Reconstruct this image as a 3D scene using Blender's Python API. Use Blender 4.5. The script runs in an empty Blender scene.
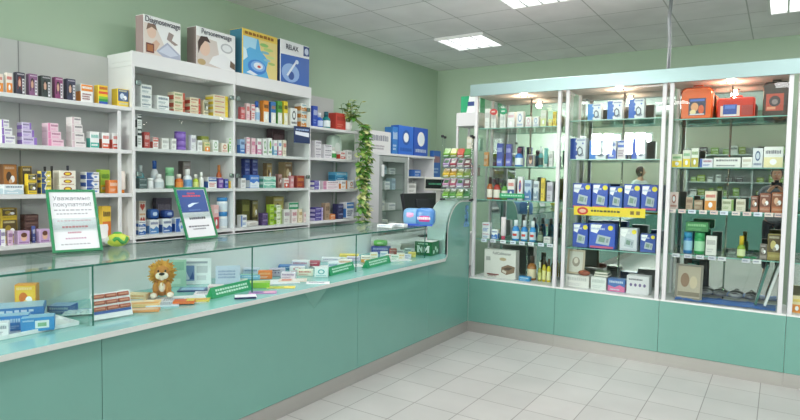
import bpy, bmesh, math, random
from mathutils import Vector, Matrix
SC = bpy.context.scene
COL = SC.collection
random.seed(7)
PI = math.pi

# ------------------------------------------------------------------ camera
CAM = Vector((2.368, -4.783, 1.40))
FPX = 578.72
YAW, PITCH, ROLL = -0.58088, -0.054196, 0.0174026
_f = Vector((math.sin(YAW) * math.cos(PITCH), math.cos(YAW) * math.cos(PITCH), math.sin(PITCH)))
_r0 = _f.cross(Vector((0, 0, 1))).normalized()
_u0 = _r0.cross(_f)
_r = math.cos(ROLL) * _r0 + math.sin(ROLL) * _u0
_u = -math.sin(ROLL) * _r0 + math.cos(ROLL) * _u0
cam_data = bpy.data.cameras.new('camera')
cam_data.sensor_width = 36.0
cam_data.sensor_fit = 'HORIZONTAL'
cam_data.lens = FPX * 36.0 / 800.0
cam_data.clip_start = 0.02
cam = bpy.data.objects.new('camera', cam_data)
COL.objects.link(cam)
m3 = Matrix((_r, _u, -_f)).transposed()
cam.matrix_world = Matrix.Translation(CAM) @ m3.to_4x4()
SC.camera = cam

# ------------------------------------------------------------------ world, exposure, large lights
SC.view_settings.view_transform = 'Standard'
SC.view_settings.look = 'None'
SC.view_settings.exposure = 0.06
SC.view_settings.gamma = 1.0
SC.view_settings.use_curve_mapping = False
SC.cycles.max_bounces = 10
SC.cycles.transparent_max_bounces = 24
SC.cycles.glossy_bounces = 5
SC.cycles.diffuse_bounces = 5
SC.cycles.sample_clamp_indirect = 6.0
SC.cycles.caustics_reflective = False
SC.cycles.caustics_refractive = False
world = bpy.data.worlds.new('world')
SC.world = world
world.use_nodes = True
_wn = world.node_tree
_bg = _wn.nodes['Background']
_sky = _wn.nodes.new('ShaderNodeTexSky')
_sky.sky_type = 'HOSEK_WILKIE'
_sky.sun_direction = (0.5, -0.4, 0.76)
_sky.turbidity = 4.0
_wn.links.new(_sky.outputs[0], _bg.inputs[0])
_bg.inputs[1].default_value = 1.2
CEIL_LAMP_W = 14.5          # each louvred ceiling light
WINDOW_W = 165.0             # daylight through each high front window, the last one added
SIDE_FILL_W = 48.0        # fill light from the made-up window in the right wall
SPOT_W = 2.6                # each warm halogen in the display cases

def area_light(name, loc, rot, sx, sy, watts, color, parent=None):
    ld = bpy.data.lights.new(name, 'AREA')
    ld.shape = 'RECTANGLE'
    ld.size, ld.size_y = sx, sy
    ld.energy = watts
    ld.color = color
    o = bpy.data.objects.new(name, ld)
    COL.objects.link(o)
    o.location = loc
    o.rotation_euler = rot
    if parent: o.parent = parent
    return o

# ------------------------------------------------------------------ materials
def lin(h):
    h = h.lstrip('#')
    v = [int(h[i:i + 2], 16) / 255 for i in (0, 2, 4)]
    return tuple(c / 12.92 if c <= 0.04045 else ((c + 0.055) / 1.055) ** 2.4 for c in v)

_mats = {}
def M(h, rough=0.5, metal=0.0, coat=0.0):
    key = (h, rough, metal, coat)
    if key in _mats: return _mats[key]
    m = bpy.data.materials.new('paint_' + h.lstrip('#'))
    m.use_nodes = True
    b = m.node_tree.nodes['Principled BSDF']
    b.inputs['Base Color'].default_value = (*lin(h), 1)
    b.inputs['Roughness'].default_value = rough
    b.inputs['Metallic'].default_value = metal
    if coat:
        b.inputs['Coat Weight'].default_value = coat
        b.inputs['Coat Roughness'].default_value = 0.08
    _mats[key] = m
    return m

def noisy(name, h1, h2, scale, rough, metal=0.0, bump=0.0, stretch=None, coat=0.0):
    m = bpy.data.materials.new(name); m.use_nodes = True
    nt = m.node_tree; b = nt.nodes['Principled BSDF']
    tc = nt.nodes.new('ShaderNodeTexCoord'); n = nt.nodes.new('ShaderNodeTexNoise')
    mp = nt.nodes.new('ShaderNodeMapping')
    if stretch: mp.inputs['Scale'].default_value = stretch
    nt.links.new(tc.outputs['Object'], mp.inputs[0]); nt.links.new(mp.outputs[0], n.inputs['Vector'])
    n.inputs['Scale'].default_value = scale; n.inputs['Detail'].default_value = 3
    mx = nt.nodes.new('ShaderNodeMix'); mx.data_type = 'RGBA'
    mx.inputs[6].default_value = (*lin(h1), 1); mx.inputs[7].default_value = (*lin(h2), 1)
    nt.links.new(n.outputs[0], mx.inputs[0]); nt.links.new(mx.outputs[2], b.inputs['Base Color'])
    b.inputs['Roughness'].default_value = rough; b.inputs['Metallic'].default_value = metal
    if coat:
        b.inputs['Coat Weight'].default_value = coat; b.inputs['Coat Roughness'].default_value = 0.1
    if bump:
        bp = nt.nodes.new('ShaderNodeBump'); bp.inputs['Strength'].default_value = bump
        bp.inputs['Distance'].default_value = 0.01
        nt.links.new(n.outputs[0], bp.inputs['Height']); nt.links.new(bp.outputs[0], b.inputs['Normal'])
    return m

def tiles(name, c1, c2, grout, size, mortar, off, rough, bump=0.2, spec=0.5, dirt=None):
    m = bpy.data.materials.new(name); m.use_nodes = True
    nt = m.node_tree; b = nt.nodes['Principled BSDF']
    tc = nt.nodes.new('ShaderNodeTexCoord'); mp = nt.nodes.new('ShaderNodeMapping')
    mp.inputs['Location'].default_value = (-off[0] , -off[1], 0)
    br = nt.nodes.new('ShaderNodeTexBrick')
    br.offset = 0.0; br.squash = 1.0
    br.inputs['Scale'].default_value = 1.0
    br.inputs['Brick Width'].default_value = size; br.inputs['Row Height'].default_value = size
    br.inputs['Mortar Size'].default_value = mortar; br.inputs['Mortar Smooth'].default_value = 0.1
    br.inputs['Color1'].default_value = (*lin(c1), 1); br.inputs['Color2'].default_value = (*lin(c2), 1)
    br.inputs['Mortar'].default_value = (*lin(grout), 1)
    nt.links.new(tc.outputs['Object'], mp.inputs[0]); nt.links.new(mp.outputs[0], br.inputs['Vector'])
    n = nt.nodes.new('ShaderNodeTexNoise'); n.inputs['Scale'].default_value = 2.2; n.inputs['Detail'].default_value = 6
    nt.links.new(mp.outputs[0], n.inputs['Vector'])
    rp = nt.nodes.new('ShaderNodeMapRange'); rp.inputs[1].default_value = 0.35; rp.inputs[2].default_value = 0.7
    rp.inputs[3].default_value = 1.0; rp.inputs[4].default_value = 0.88
    nt.links.new(n.outputs[0], rp.inputs[0])
    mx = nt.nodes.new('ShaderNodeMix'); mx.data_type = 'RGBA'; mx.blend_type = 'MULTIPLY'; mx.inputs[0].default_value = 1
    nt.links.new(br.outputs['Color'], mx.inputs[6]); nt.links.new(rp.outputs[0], mx.inputs[7])
    nt.links.new(mx.outputs[2], b.inputs['Base Color'])
    b.inputs['Roughness'].default_value = rough
    b.inputs['Specular IOR Level'].default_value = spec
    if bump:
        bp = nt.nodes.new('ShaderNodeBump'); bp.inputs['Strength'].default_value = bump; bp.inputs['Distance'].default_value = 0.003
        bp.invert = True
        nt.links.new(br.outputs['Fac'], bp.inputs['Height']); nt.links.new(bp.outputs[0], b.inputs['Normal'])
    return m

def clear_glass(name, tint, refl=0.06, edge=0.6, rough=0.0):
    m = bpy.data.materials.new(name); m.use_nodes = True
    nt = m.node_tree; nt.nodes.remove(nt.nodes['Principled BSDF'])
    out = nt.nodes['Material Output']
    tr = nt.nodes.new('ShaderNodeBsdfTransparent'); tr.inputs[0].default_value = (*lin(tint), 1)
    gl = nt.nodes.new('ShaderNodeBsdfGlossy'); gl.inputs['Roughness'].default_value = rough
    lw = nt.nodes.new('ShaderNodeLayerWeight'); lw.inputs[0].default_value = 0.5
    pw = nt.nodes.new('ShaderNodeMath'); pw.operation = 'POWER'; pw.inputs[1].default_value = 4.0
    nt.links.new(lw.outputs['Facing'], pw.inputs[0])
    mr = nt.nodes.new('ShaderNodeMapRange'); mr.inputs[3].default_value = refl; mr.inputs[4].default_value = edge
    nt.links.new(pw.outputs[0], mr.inputs[0])
    mx = nt.nodes.new('ShaderNodeMixShader')
    nt.links.new(mr.outputs[0], mx.inputs[0]); nt.links.new(tr.outputs[0], mx.inputs[1]); nt.links.new(gl.outputs[0], mx.inputs[2])
    nt.links.new(mx.outputs[0], out.inputs['Surface'])
    return m

def emit(name, h, strength):
    m = bpy.data.materials.new(name); m.use_nodes = True
    b = m.node_tree.nodes['Principled BSDF']
    b.inputs['Base Color'].default_value = (*lin(h), 1)
    b.inputs['Emission Color'].default_value = (*lin(h), 1)
    b.inputs['Emission Strength'].default_value = strength
    return m

WALLF = noisy('beige_wall_paint', '#ccc8ba', '#c7c3b4', 3.0, 0.7, bump=0.02)
WALL = noisy('green_wall_paint', '#acc2ab', '#a7bea6', 3.0, 0.7, bump=0.02)
CEILM = tiles('ceiling_tiles', '#f1f1f2', '#ededef', '#c0c2c1', 0.608, 0.006, (0.22, 0.37), 0.9, 0.3, 0.2)
FLOORM = tiles('floor_tiles', '#c9c6c3', '#c1bfbc', '#8a8682', 0.30, 0.0028, (0.21, -0.85), 0.3, 0.3, 0.4)
TEAL = noisy('teal_laminate', '#71a599', '#6da195', 6.0, 0.24, coat=0.55)
TEALMET = noisy('teal_metallic_fascia', '#93aaab', '#8fa6a7', 20.0, 0.34, metal=0.55, stretch=(0.2, 1, 6))
SILVER = noisy('silver_metallic_wrap', '#c9e6e1', '#c2e0db', 20.0, 0.27, metal=0.6, stretch=(1, 1, 0.2))
ALU = noisy('brushed_aluminium_kick', '#b9b6b1', '#aeaca8', 30.0, 0.38, metal=0.45, stretch=(0.1, 0.1, 8))
WHITE = M('#e6e7e6', 0.45)
SHELFW = noisy('white_melamine', '#e2e3e4', '#dcdedf', 2.0, 0.5)
BACKW = noisy('grey_white_back_panel', '#c2c4c2', '#bcbfbd', 2.0, 0.6)
GLASS = clear_glass('clear_glass', '#fafdfc', 0.02, 0.4)
GLASSTOP = clear_glass('counter_top_glass', '#f7fcfa', 0.05, 0.55)
GLASSEDGE = M('#2f6a5c', 0.15)
SHELFGLASS = clear_glass('shelf_glass', '#f0f9f5', 0.04, 0.5)
ACRYL = clear_glass('clear_acrylic', '#f6fafa', 0.07, 0.6)
DOORGLASS = clear_glass('shelf_door_glass', '#fbfdfc', 0.006, 0.12)
POLEM = M('#8b8f91', .4, .7)
CHROME = M('#c8ccce', 0.15, 1.0)
BLACK = M('#15171a', 0.4)
mirror_m = bpy.data.materials.new('mirror_silver'); mirror_m.use_nodes = True
_b = mirror_m.node_tree.nodes['Principled BSDF']
_b.inputs['Base Color'].default_value = (0.66, 0.68, 0.66, 1); _b.inputs['Metallic'].default_value = 1.0; _b.inputs['Roughness'].default_value = 0.01

# ------------------------------------------------------------------ mesh helpers
class MB:
    def __init__(s): s.v = []; s.f = []; s.mi = []; s.m = []; s.sm = []
    def mat(s, m):
        if m not in s.m: s.m.append(m)
        return s.m.index(m)
    def face(s, pts, m, smooth=False):
        n = len(s.v); s.v += [tuple(p) for p in pts]; s.f.append(list(range(n, n + len(pts)))); s.mi.append(s.mat(m)); s.sm.append(smooth)
    def mesh(s, vs, fs, m, smooth=False):
        n = len(s.v); s.v += [tuple(p) for p in vs]; k = s.mat(m)
        for f in fs: s.f.append([n + i for i in f]); s.mi.append(k); s.sm.append(smooth)
    def box(s, x0, x1, y0, y1, z0, z1, m, c=0.0):
        if c <= 0:
            vs = [(x, y, z) for z in (z0, z1) for y in (y0, y1) for x in (x0, x1)]
            fs = [(0, 2, 3, 1), (4, 5, 7, 6), (0, 1, 5, 4), (2, 6, 7, 3), (0, 4, 6, 2), (1, 3, 7, 5)]
            s.mesh(vs, fs, m); return s
        c = min(c, 0.3 * (x1 - x0), 0.3 * (y1 - y0), 0.3 * (z1 - z0))
        X = (x0, x1); Y = (y0, y1); Z = (z0, z1); sg = (1, -1)
        vs = []; idx = {}
        for i in (0, 1):
            for j in (0, 1):
                for k in (0, 1):
                    for a in (0, 1, 2):
                        p = [X[i] + sg[i] * c, Y[j] + sg[j] * c, Z[k] + sg[k] * c]
                        p[a] = (X[i], Y[j], Z[k])[a]
                        idx[(i, j, k, a)] = len(vs); vs.append(tuple(p))
        I = idx; fs = []
        for a in range(3):
            for s0 in (0, 1):
                o = [q for q in range(3) if q != a]
                ring = []
                for (p, q) in ((0, 0), (1, 0), (1, 1), (0, 1)):
                    t = [0, 0, 0]; t[a] = s0; t[o[0]] = p; t[o[1]] = q; ring.append(I[(*t, a)])
                fs.append(ring if (s0 == 1) == (a != 1) else ring[::-1])
        for a in range(3):
            o = [q for q in range(3) if q != a]
            for p in (0, 1):
                for q in (0, 1):
                    t0 = [0, 0, 0]; t0[o[0]] = p; t0[o[1]] = q; t1 = list(t0); t1[a] = 1
                    fs.append([I[(*t0, o[0])], I[(*t1, o[0])], I[(*t1, o[1])], I[(*t0, o[1])]])
        for i in (0, 1):
            for j in (0, 1):
                for k in (0, 1): fs.append([I[(i, j, k, 0)], I[(i, j, k, 1)], I[(i, j, k, 2)]])
        s.mesh(vs, fs, m); s._fix = True
        return s
    def lathe(s, prof, m, seg=14, cx=0, cy=0, cz=0, sx=1, sy=1, caps=True):
        vs = []; fs = []
        for r, z in prof:
            for i in range(seg):
                a = 2 * PI * i / seg; vs.append((cx + sx * r * math.cos(a), cy + sy * r * math.sin(a), cz + z))
        for j in range(len(prof) - 1):
            for i in range(seg):
                i2 = (i + 1) % seg; fs.append((j * seg + i, j * seg + i2, (j + 1) * seg + i2, (j + 1) * seg + i))
        if caps: fs.append(tuple(reversed(range(seg)))); n = (len(prof) - 1) * seg; fs.append(tuple(range(n, n + seg)))
        s.mesh(vs, fs, m, True); return s
    def tube(s, pts, r, m, seg=8):
        pts = [Vector(p) for p in pts]; vs = []; fs = []
        rr = r if isinstance(r, (list, tuple)) else [r] * len(pts)
        for k, p in enumerate(pts):
            d = (pts[min(k + 1, len(pts) - 1)] - pts[max(k - 1, 0)]).normalized()
            a = d.cross(Vector((0, 0, 1)) if abs(d.z) < 0.9 else Vector((1, 0, 0))).normalized(); b = d.cross(a)
            for i in range(seg):
                t = 2 * PI * i / seg; vs.append(p + rr[k] * (math.cos(t) * a + math.sin(t) * b))
        for k in range(len(pts) - 1):
            for i in range(seg):
                j = (i + 1) % seg; fs.append((k * seg + i, k * seg + j, (k + 1) * seg + j, (k + 1) * seg + i))
        fs.append(tuple(range(seg))); n = (len(pts) - 1) * seg; fs.append(tuple(range(n, n + seg)))
        s.mesh(vs, fs, m, True); return s
    def blob(s, c, r, m, seg=16, rings=10, fn=None):
        vs = [(0, 0, 1)]; fs = []
        for j in range(1, rings):
            t = PI * j / rings
            for i in range(seg):
                a = 2 * PI * i / seg; vs.append((math.sin(t) * math.cos(a), math.sin(t) * math.sin(a), math.cos(t)))
        vs.append((0, 0, -1))
        for i in range(seg): fs.append((0, 1 + i, 1 + (i + 1) % seg))
        for j in range(rings - 2):
            for i in range(seg):
                a = 1 + j * seg + i; b = 1 + j * seg + (i + 1) % seg; fs.append((a, a + seg, b + seg, b))
        L = len(vs) - 1; o = 1 + (rings - 2) * seg
        for i in range(seg): fs.append((L, o + (i + 1) % seg, o + i))
        out = []
        for v in vs:
            if fn: v = fn(v)
            out.append((c[0] + r[0] * v[0], c[1] + r[1] * v[1], c[2] + r[2] * v[2]))
        s.mesh(out, fs, m, True); return s
    def extrude(s, poly, ax, a0, a1, m):
        # poly in the two remaining axes (ordered), extruded along axis ax
        def P(p, a):
            q = list(p); q.insert(ax, a); return tuple(q)
        n = len(poly); vs = [P(p, a0) for p in poly] + [P(p, a1) for p in poly]
        fs = [tuple(range(n)), tuple(reversed(range(n, 2 * n)))] + [(i, i + n, (i + 1) % n + n, (i + 1) % n) for i in range(n)]
        s.mesh(vs, fs, m); s._fix = True; return s
    def build(s, name, parent=None, loc=(0, 0, 0), rotz=0.0, rot=None, fix=True):
        me = bpy.data.meshes.new(name)
        me.from_pydata(s.v, [], s.f)
        for m in s.m: me.materials.append(m)
        me.polygons.foreach_set('material_index', s.mi)
        me.polygons.foreach_set('use_smooth', s.sm)
        if fix and getattr(s, '_fix', False):
            bm = bmesh.new(); bm.from_mesh(me)
            fl = [f for f in bm.faces]
            bmesh.ops.recalc_face_normals(bm, faces=fl); bm.to_mesh(me); bm.free()
        me.update()
        o = bpy.data.objects.new(name, me); COL.objects.link(o)
        o.location = loc; o.rotation_euler = rot if rot else (0, 0, rotz)
        if parent: o.parent = parent
        return o

def tag(o, label=None, cat=None, group=None, kind=None):
    if label: o['label'] = label
    if cat: o['category'] = cat
    if group: o['group'] = group
    if kind: o['kind'] = kind
    return o
def empty(name, loc=(0, 0, 0), rotz=0.0, label=None, cat=None, group=None):
    o = bpy.data.objects.new(name, None); COL.objects.link(o); o.empty_display_size = 0.1
    o.location = loc; o.rotation_euler = (0, 0, rotz)
    return tag(o, label, cat, group)
def lettering(parent, text, loc, rot, size, mat, name='lettering', align='CENTER', sx=1.0, bold=0.0):
    c = bpy.data.curves.new(name, 'FONT'); c.body = text; c.size = size; c.align_x = align; c.align_y = 'CENTER'
    c.extrude = 0.0004; c.offset = bold
    c.materials.append(mat)
    tmp = bpy.data.objects.new(name, c); COL.objects.link(tmp)
    dg = bpy.context.evaluated_depsgraph_get(); dg.update()
    me = bpy.data.meshes.new_from_object(tmp.evaluated_get(dg)); bpy.data.objects.remove(tmp); bpy.data.curves.remove(c)
    me.materials.clear(); me.materials.append(mat)
    o = bpy.data.objects.new(name, me); COL.objects.link(o); o.location = loc; o.rotation_euler = rot; o.scale = (sx, 1, 1)
    if parent: o.parent = parent
    return o

# a pixel of the 800x420 picture to the point of a real plane behind it
def at(px, py, axis, val):
    d = _f * FPX + _r * (px - 400) - _u * (py - 210)
    t = (val - CAM[axis]) / d[axis]
    return CAM + t * d
# ------------------------------------------------------------------ the room
XL, XR, YB, YF, ZC = -1.95, 4.6, 2.75, -9.2, 3.0
def struct(mb, name, parent=None, kind='structure', label=None, **k):
    o = mb.build(name, parent, **k); o['kind'] = kind
    if label: o['label'] = label
    return o
struct(MB().box(XL - .1, XR + .1, YF - .1, YB + .1, -0.1, 0, FLOORM), 'floor')
struct(MB().box(XL - .1, XR + .1, YF - .1, YB + .1, ZC, ZC + .1, CEILM), 'ceiling')
struct(MB().box(XL - .1, XL, YF, YB, 0, ZC, WALL), 'wall_left')
struct(MB().box(XL - .1, XR + .1, YB, YB + .1, 0, ZC, WALL), 'wall_back')
wr = MB()
RW = (-7.0, 1.6, .7, 2.72)
wr.box(XR, XR + .1, YF, RW[0], 0, ZC, WALL); wr.box(XR, XR + .1, RW[1], YB, 0, ZC, WALL)
wr.box(XR, XR + .1, RW[0], RW[1], 0, RW[2], WALL); wr.box(XR, XR + .1, RW[0], RW[1], RW[3], ZC, WALL)
struct(wr, 'wall_right')
w = MB()
for z0, z1 in ((RW[2], RW[2] + .06), (RW[3] - .06, RW[3])): w.box(XR - .01, XR + .08, RW[0], RW[1], z0, z1, WHITE)
for k in range(6):
    q = RW[0] + (RW[1] - RW[0] - .06) * k / 5; w.box(XR - .01, XR + .08, q, q + .06, RW[2] + .06, RW[3] - .06, WHITE)
wo = struct(w, 'window_4')  # unseen window added to throw broad side light onto the shelving
struct(MB().box(XR + .03, XR + .036, RW[0] + .06, RW[1] - .06, RW[2] + .06, RW[3] - .06, GLASS), 'pane', wo)
area_light('side_fill_light', (XR + .12, (RW[0] + RW[1]) / 2, (RW[2] + RW[3]) / 2), (PI / 2, 0, PI / 2), RW[1] - RW[0] - .1, RW[3] - RW[2] - .1, SIDE_FILL_W, (.94, .97, 1.0))
# front wall behind the camera, with two shop windows and a further one added for light
wf = MB()
WX = [(-1.5, -0.9), (-0.75, -0.2), (3.3, 4.5)]  # last opening is an added window, for more light from the front
WZ0, WZ1 = 2.0, 2.6
xs = [XL] + [q for w in WX for q in w] + [XR]
for i in range(0, len(xs), 2): wf.box(xs[i], xs[i + 1], YF - .1, YF, 0, ZC, WALLF)
for a, b in WX:
    wf.box(a, b, YF - .1, YF, 0, WZ0, WALLF); wf.box(a, b, YF - .1, YF, WZ1, ZC, WALLF)
struct(wf, 'wall_front')
for k, (a, b) in enumerate(WX):
    w = MB()
    for z0, z1 in ((WZ0, WZ0 + .05), (WZ1 - .05, WZ1)): w.box(a, b, YF - .08, YF + .01, z0, z1, WHITE)
    for x0, x1 in ((a, a + .05), (b - .05, b)): w.box(x0, x1, YF - .08, YF + .01, WZ0 + .05, WZ1 - .05, WHITE)
    w.box((a + b) / 2 - .025, (a + b) / 2 + .025, YF - .08, YF + .01, WZ0 + .05, WZ1 - .05, WHITE)
    wo = struct(w, 'window_%d' % (k + 1))
    p = MB().box(a + .05, b - .05, YF - .045, YF - .04, WZ0 + .05, WZ1 - .05, GLASS); struct(p, 'pane', wo)
    area_light('daylight', ((a + b) / 2, YF - .12, (WZ0 + WZ1) / 2), (math.radians(90), 0, 0), b - a - .1, WZ1 - WZ0 - .1, WINDOW_W, (1.0, 0.96, 0.92))

# ceiling lamps: white louvred troffers
def louvre_light(x, y, label, s=0.29):
    t = empty('ceiling_light', (x, y, ZC), 0, label, 'ceiling light', 'louvred ceiling lights')
    f = MB()
    for a, b, c, d in ((-s - .012, s + .012, -s - .012, -s + .012), (-s - .012, s + .012, s - .012, s + .012)):
        f.box(a, b, c, d, -.03, 0, WHITE); 
    for a, b in ((-s - .012, -s + .012), (s - .012, s + .012)): f.box(a, b, -s + .012, s - .012, -.03, 0, WHITE)
    f.build('frame', t)
    g = MB()
    refl = M('#f4f5f6', 0.2, 0.6)
    for i in range(1, 4): q = -s + 2 * s * i / 4; g.box(q - .008, q + .008, -s + .012, s - .012, -.03, -.004, refl)
    for i in range(1, 7): q = -s + 2 * s * i / 7; g.box(-s + .012, s - .012, q - .003, q + .003, -.03, -.004, refl)
    g.build('louvre', t)
    d = MB(); d.face([(-s, -s, -.003), (-s, s, -.003), (s, s, -.003), (s, -s, -.003)], LAMPGLOW); d.build('diffuser', t)
    area_light('lamp_light', (0, 0, -.034), (0, 0, 0), 2 * s - .02, 2 * s - .02, CEIL_LAMP_W, (1.0, 0.95, 0.96), t)
    return t
LAMPGLOW = emit('fluorescent_glow', '#fdfdff', 3.0)
louvre_light(-0.70, 1.30, 'louvred square ceiling light above the white fridge cabinet')
louvre_light(0.53, 0.0, 'louvred square ceiling light cut by the top edge above the counter corner')
louvre_light(2.50, 1.34, 'louvred square ceiling light above the display cases by the metal pole')
for x, y in ((-0.1, -1.35), (2.50, -1.1), (0.53, -2.6), (2.50, -3.6), (0.53, -5.1), (2.5, -6.1), (0.53, -7.6), (3.9, -2.4)):  # unseen lamps added for light; the first, off the grid, brightens the showcase
    louvre_light(x, y, 'louvred square ceiling light added over the shop floor, out of view')

# pole from the ceiling down behind the header
pl = at(672, 30, 2, ZC); px_, py_ = 1.575, 0.28
o = MB().tube([(0, 0, -0.78), (0.006, 0, -.5), (-0.006, 0, -.3), (.012, 0, 0)], 0.014, POLEM, 10).build('metal_pole', None, (px_, py_, ZC))
tag(o, 'thin bent metal pole running from the ceiling down behind the teal header', 'pole')

# ------------------------------------------------------------------ counter run along x = 0
ZW = 0.757
SEAMS = [(-7.6, -5.2, 'teal counter base panel running on behind the viewpoint'), (-5.2, -3.454, 'teal counter base panel, cut by the frame edge, beside a dark seam'),
         (-3.454, -1.675, 'long teal counter base panel in the middle, below the lion and notepad'),
         (-1.675, -0.74, 'teal counter base panel beyond the triangular bracket'),
         (-0.74, 0.0, 'teal counter base panel at the inner corner by the display cases')]
for y0, y1, lab in SEAMS:
    t = empty('counter_cabinet', (0, (y0 + y1) / 2, 0), 0, lab, 'counter')
    h = (y1 - y0) / 2
    MB().box(-.018, 0, -h + .0012, h - .0012, .098, ZW - .022, TEAL, .001).build('front_panel', t)
    MB().box(-.018, -.001, -h + .0005, h - .0005, 0.0, .096, ALU).build('kick_plate', t)
    MB().box(-.56, -.02, -h + .002, h - .002, 0.0, ZW - .022, SHELFW).build('carcass', t)
t = empty('counter_shelf', (0, -2.8, ZW), 0, 'long pale green counter shelf under the glass with a white front edge', 'counter')
poly = [(-.58, -4.8), (.115, -4.8), (.115, 2.13), (.0, 2.37), (-.58, 2.37)]
MINT = noisy('mint_laminate_top', '#8ac3bf', '#84beba', 4.0, 0.2, coat=0.4)
MB().extrude(poly, 2, -.0215, 0, MINT).build('shelf_board', t)
e = MB(); W2 = M('#c9ccc8', 0.5)
e.box(.1152, .118, -4.8, 2.13, -.0215, .0008, W2); 
e.extrude([(.1152, 2.13), (.118, 2.13), (.003, 2.372), (0.0, 2.372)], 2, -.0215, .0008, W2)
e.build('edge_band', t)
g = MB(); yb = -2.12 + 2.8
for vs in ([(.001, yb - .12, -.0225), (.105, yb, -.0225), (.001, yb, -.165)], [(.001, yb + .12, -.0225), (.001, yb, -.165), (.105, yb, -.0225)], [(.001, yb - .12, -.0225), (.001, yb + .12, -.0225), (.105, yb, -.0225)], [(.001, yb - .12, -.0225), (.001, yb, -.165), (.001, yb + .12, -.0225)]):
    g.face(vs, TEAL)
ct = bpy.data.objects['counter_cabinet.002']
g.build('bracket', ct, (0, -2.8 - ct.location.y, ZW))

# end pillar with the rounded shoulder
t = empty('counter_end_pillar', (0, 0, ZW - .022), 0, 'teal pillar with rounded silver shoulder at the end of the glass counter', 'pillar')
ZT = 1.213; z0 = ZW - .022
def shoulder(off):
    r = 0.27 - off; cy, cz = -.43 + .27, ZT - .27
    pts = [(cy - r * math.cos(a), cz + r * math.sin(a)) for a in [PI / 2 * i / 12 for i in range(13)]]
    return pts
arc = shoulder(0.0)
outer = [(-.43, z0)] + arc + [(-.001, ZT), (-.001, z0)]
outer = [(y, z - z0) for y, z in outer]
pb = MB(); pb.extrude([(y + 0.004 if False else y, z) for y, z in outer], 0, -.018, -.0005, TEAL); pb.build('front_panel', t)
s_ = MB()
ring = [(-.43, z0)] + arc + [(-.001, ZT)]
ring = [(y, z - z0) for y, z in ring]
inn = [(-.418, z0)] + shoulder(0.012) + [(-.001, ZT - .012)]
inn = [(y, z - z0) for y, z in inn]
for i in range(len(ring) - 1):
    a, b, c, d = ring[i], ring[i + 1], inn[i + 1], inn[i]
    for x0, x1 in ((-.2, -.018),):
        s_.mesh([(x0, *a), (x1, *a), (x1, *b), (x0, *b)], [(0, 1, 2, 3)], SILVER, True)
        s_.mesh([(x0, *d), (x1, *d), (x1, *c), (x0, *c)], [(3, 2, 1, 0)], SILVER, True)
        s_.mesh([(x0, *a), (x0, *b), (x0, *c), (x0, *d)], [(0, 1, 2, 3)], SILVER)
so = s_.build('silver_wrap', t)
ed = MB()
for i in range(len(ring) - 1):
    a, b = ring[i], ring[i + 1]
    def inw(p, q, k):
        n = Vector((q[1] - p[1], -(q[0] - p[0]))); n = n.normalized() if n.length else n
        return (p[0] + n.x * k, p[1] + n.y * k)
    na, nb = inn[i], inn[i + 1]
    ed.face([(.0006, *a), (.0006, *na), (.0006, *nb), (.0006, *b)], W2)
    ed.face([(-.018, *a), (.0006, *a), (.0006, *b), (-.018, *b)], W2)
ed.build('edge_band', t)
MB().box(-.2, -.0005, 0.0, .36, ZT - .02 - z0, ZT - z0, SILVER).build('top_board', t)

# the glass showcase standing on the counter shelf
GX, GT, GB = -.03, 1.02, -.57
t = empty('glass_showcase', (0, 0, ZW), 0, 'long glass showcase of medicine on the teal counter, with a flat glass top', 'display case')
ys = [-5.2, -4.36, -3.47, -2.59, -1.66, -.745]
H = GT - ZW
for a, b in zip(ys[:-1], ys[1:]):
    gp = MB().box(GX - .006, GX, a + .002, b - .002, .0005, H - .008, GLASS).build('front_pane', t)
    ge = MB(); ge.box(GX - .0065, GX + .0005, b - .0035, b + .0005, .0005, H - .008, GLASSEDGE); ge.build('pane_edge', gp)
    tp = MB().box(GB - .03, GX + .012, a + .001, b - .001, H - .008, H, GLASSTOP).build('top_pane', t)
    for q in (GX + .0121, GB - .0315): MB().box(q, q + .0014, a + .001, b - .001, H - .0085, H + .0003, GLASSEDGE).build('pane_edge', tp)
    bp = MB().box(GB - .006, GB, a + .002, b - .002, .0005, H - .0085, SHELFW).build('sliding_back', t)
MB().box(GB + .001, GX - .007, -3.49, -3.484, .0005, H - .009, SHELFGLASS).build('partition_pane', t)
MB().box(GB + .001, GX - .007, -.746, -.74, .0005, H - .009, SHELFGLASS).build('end_pane', t)

# ------------------------------------------------------------------ display cases along y = 0
ZS, ZH0, ZH1, MD = 0.508, 2.155, 2.258, 0.37
FRW = M('#d9d8db', 0.4)
CASES = [(0.02, 0.812, 'first glass display case, beside the gum rack and silver pillar', [1.868, 1.524, 1.225, 0.864]),
         (0.853, 1.617, 'second glass display case, with the long yellow price strip', [1.905, 1.586, 1.180, 0.851]),
         (1.64, 2.412, 'third glass display case, with the orange and red bags on top', [1.885, 1.522, 1.203, 0.866]),
         (2.442, 3.25, 'fourth glass display case, cut off by the frame edge', [1.885, 1.522, 1.203, 0.866])]
PANELS = [(-.0, .812), (.812, 1.626), (1.626, 2.44), (2.44, 3.25)]
PINKW = M('#e8ded9', 0.5)
def spotlight(cab, x, y, z):
    s = empty('halogen_spot', (x, y, z)); s.parent = cab
    MB().lathe([(.036, -.004), (.040, 0), (.024, 0), (.022, -.002)], CHROME, 18, caps=False).build('bezel', s)
    MB().lathe([(.001, -.0062), (.016, -.0055), (.0225, -.002)], SPOTGLOW, 16).build('lamp_face', s)
    ld = bpy.data.lights.new('halogen_light', 'POINT'); ld.energy = SPOT_W; ld.color = (1, .72, .52); ld.shadow_soft_size = .025
    lo = bpy.data.objects.new('halogen_light', ld); COL.objects.link(lo); lo.parent = s; lo.location = (0, 0, -.04)
SPOTGLOW = emit('halogen_glow', '#ffd2a0', 25.0)
CABS = []
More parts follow.
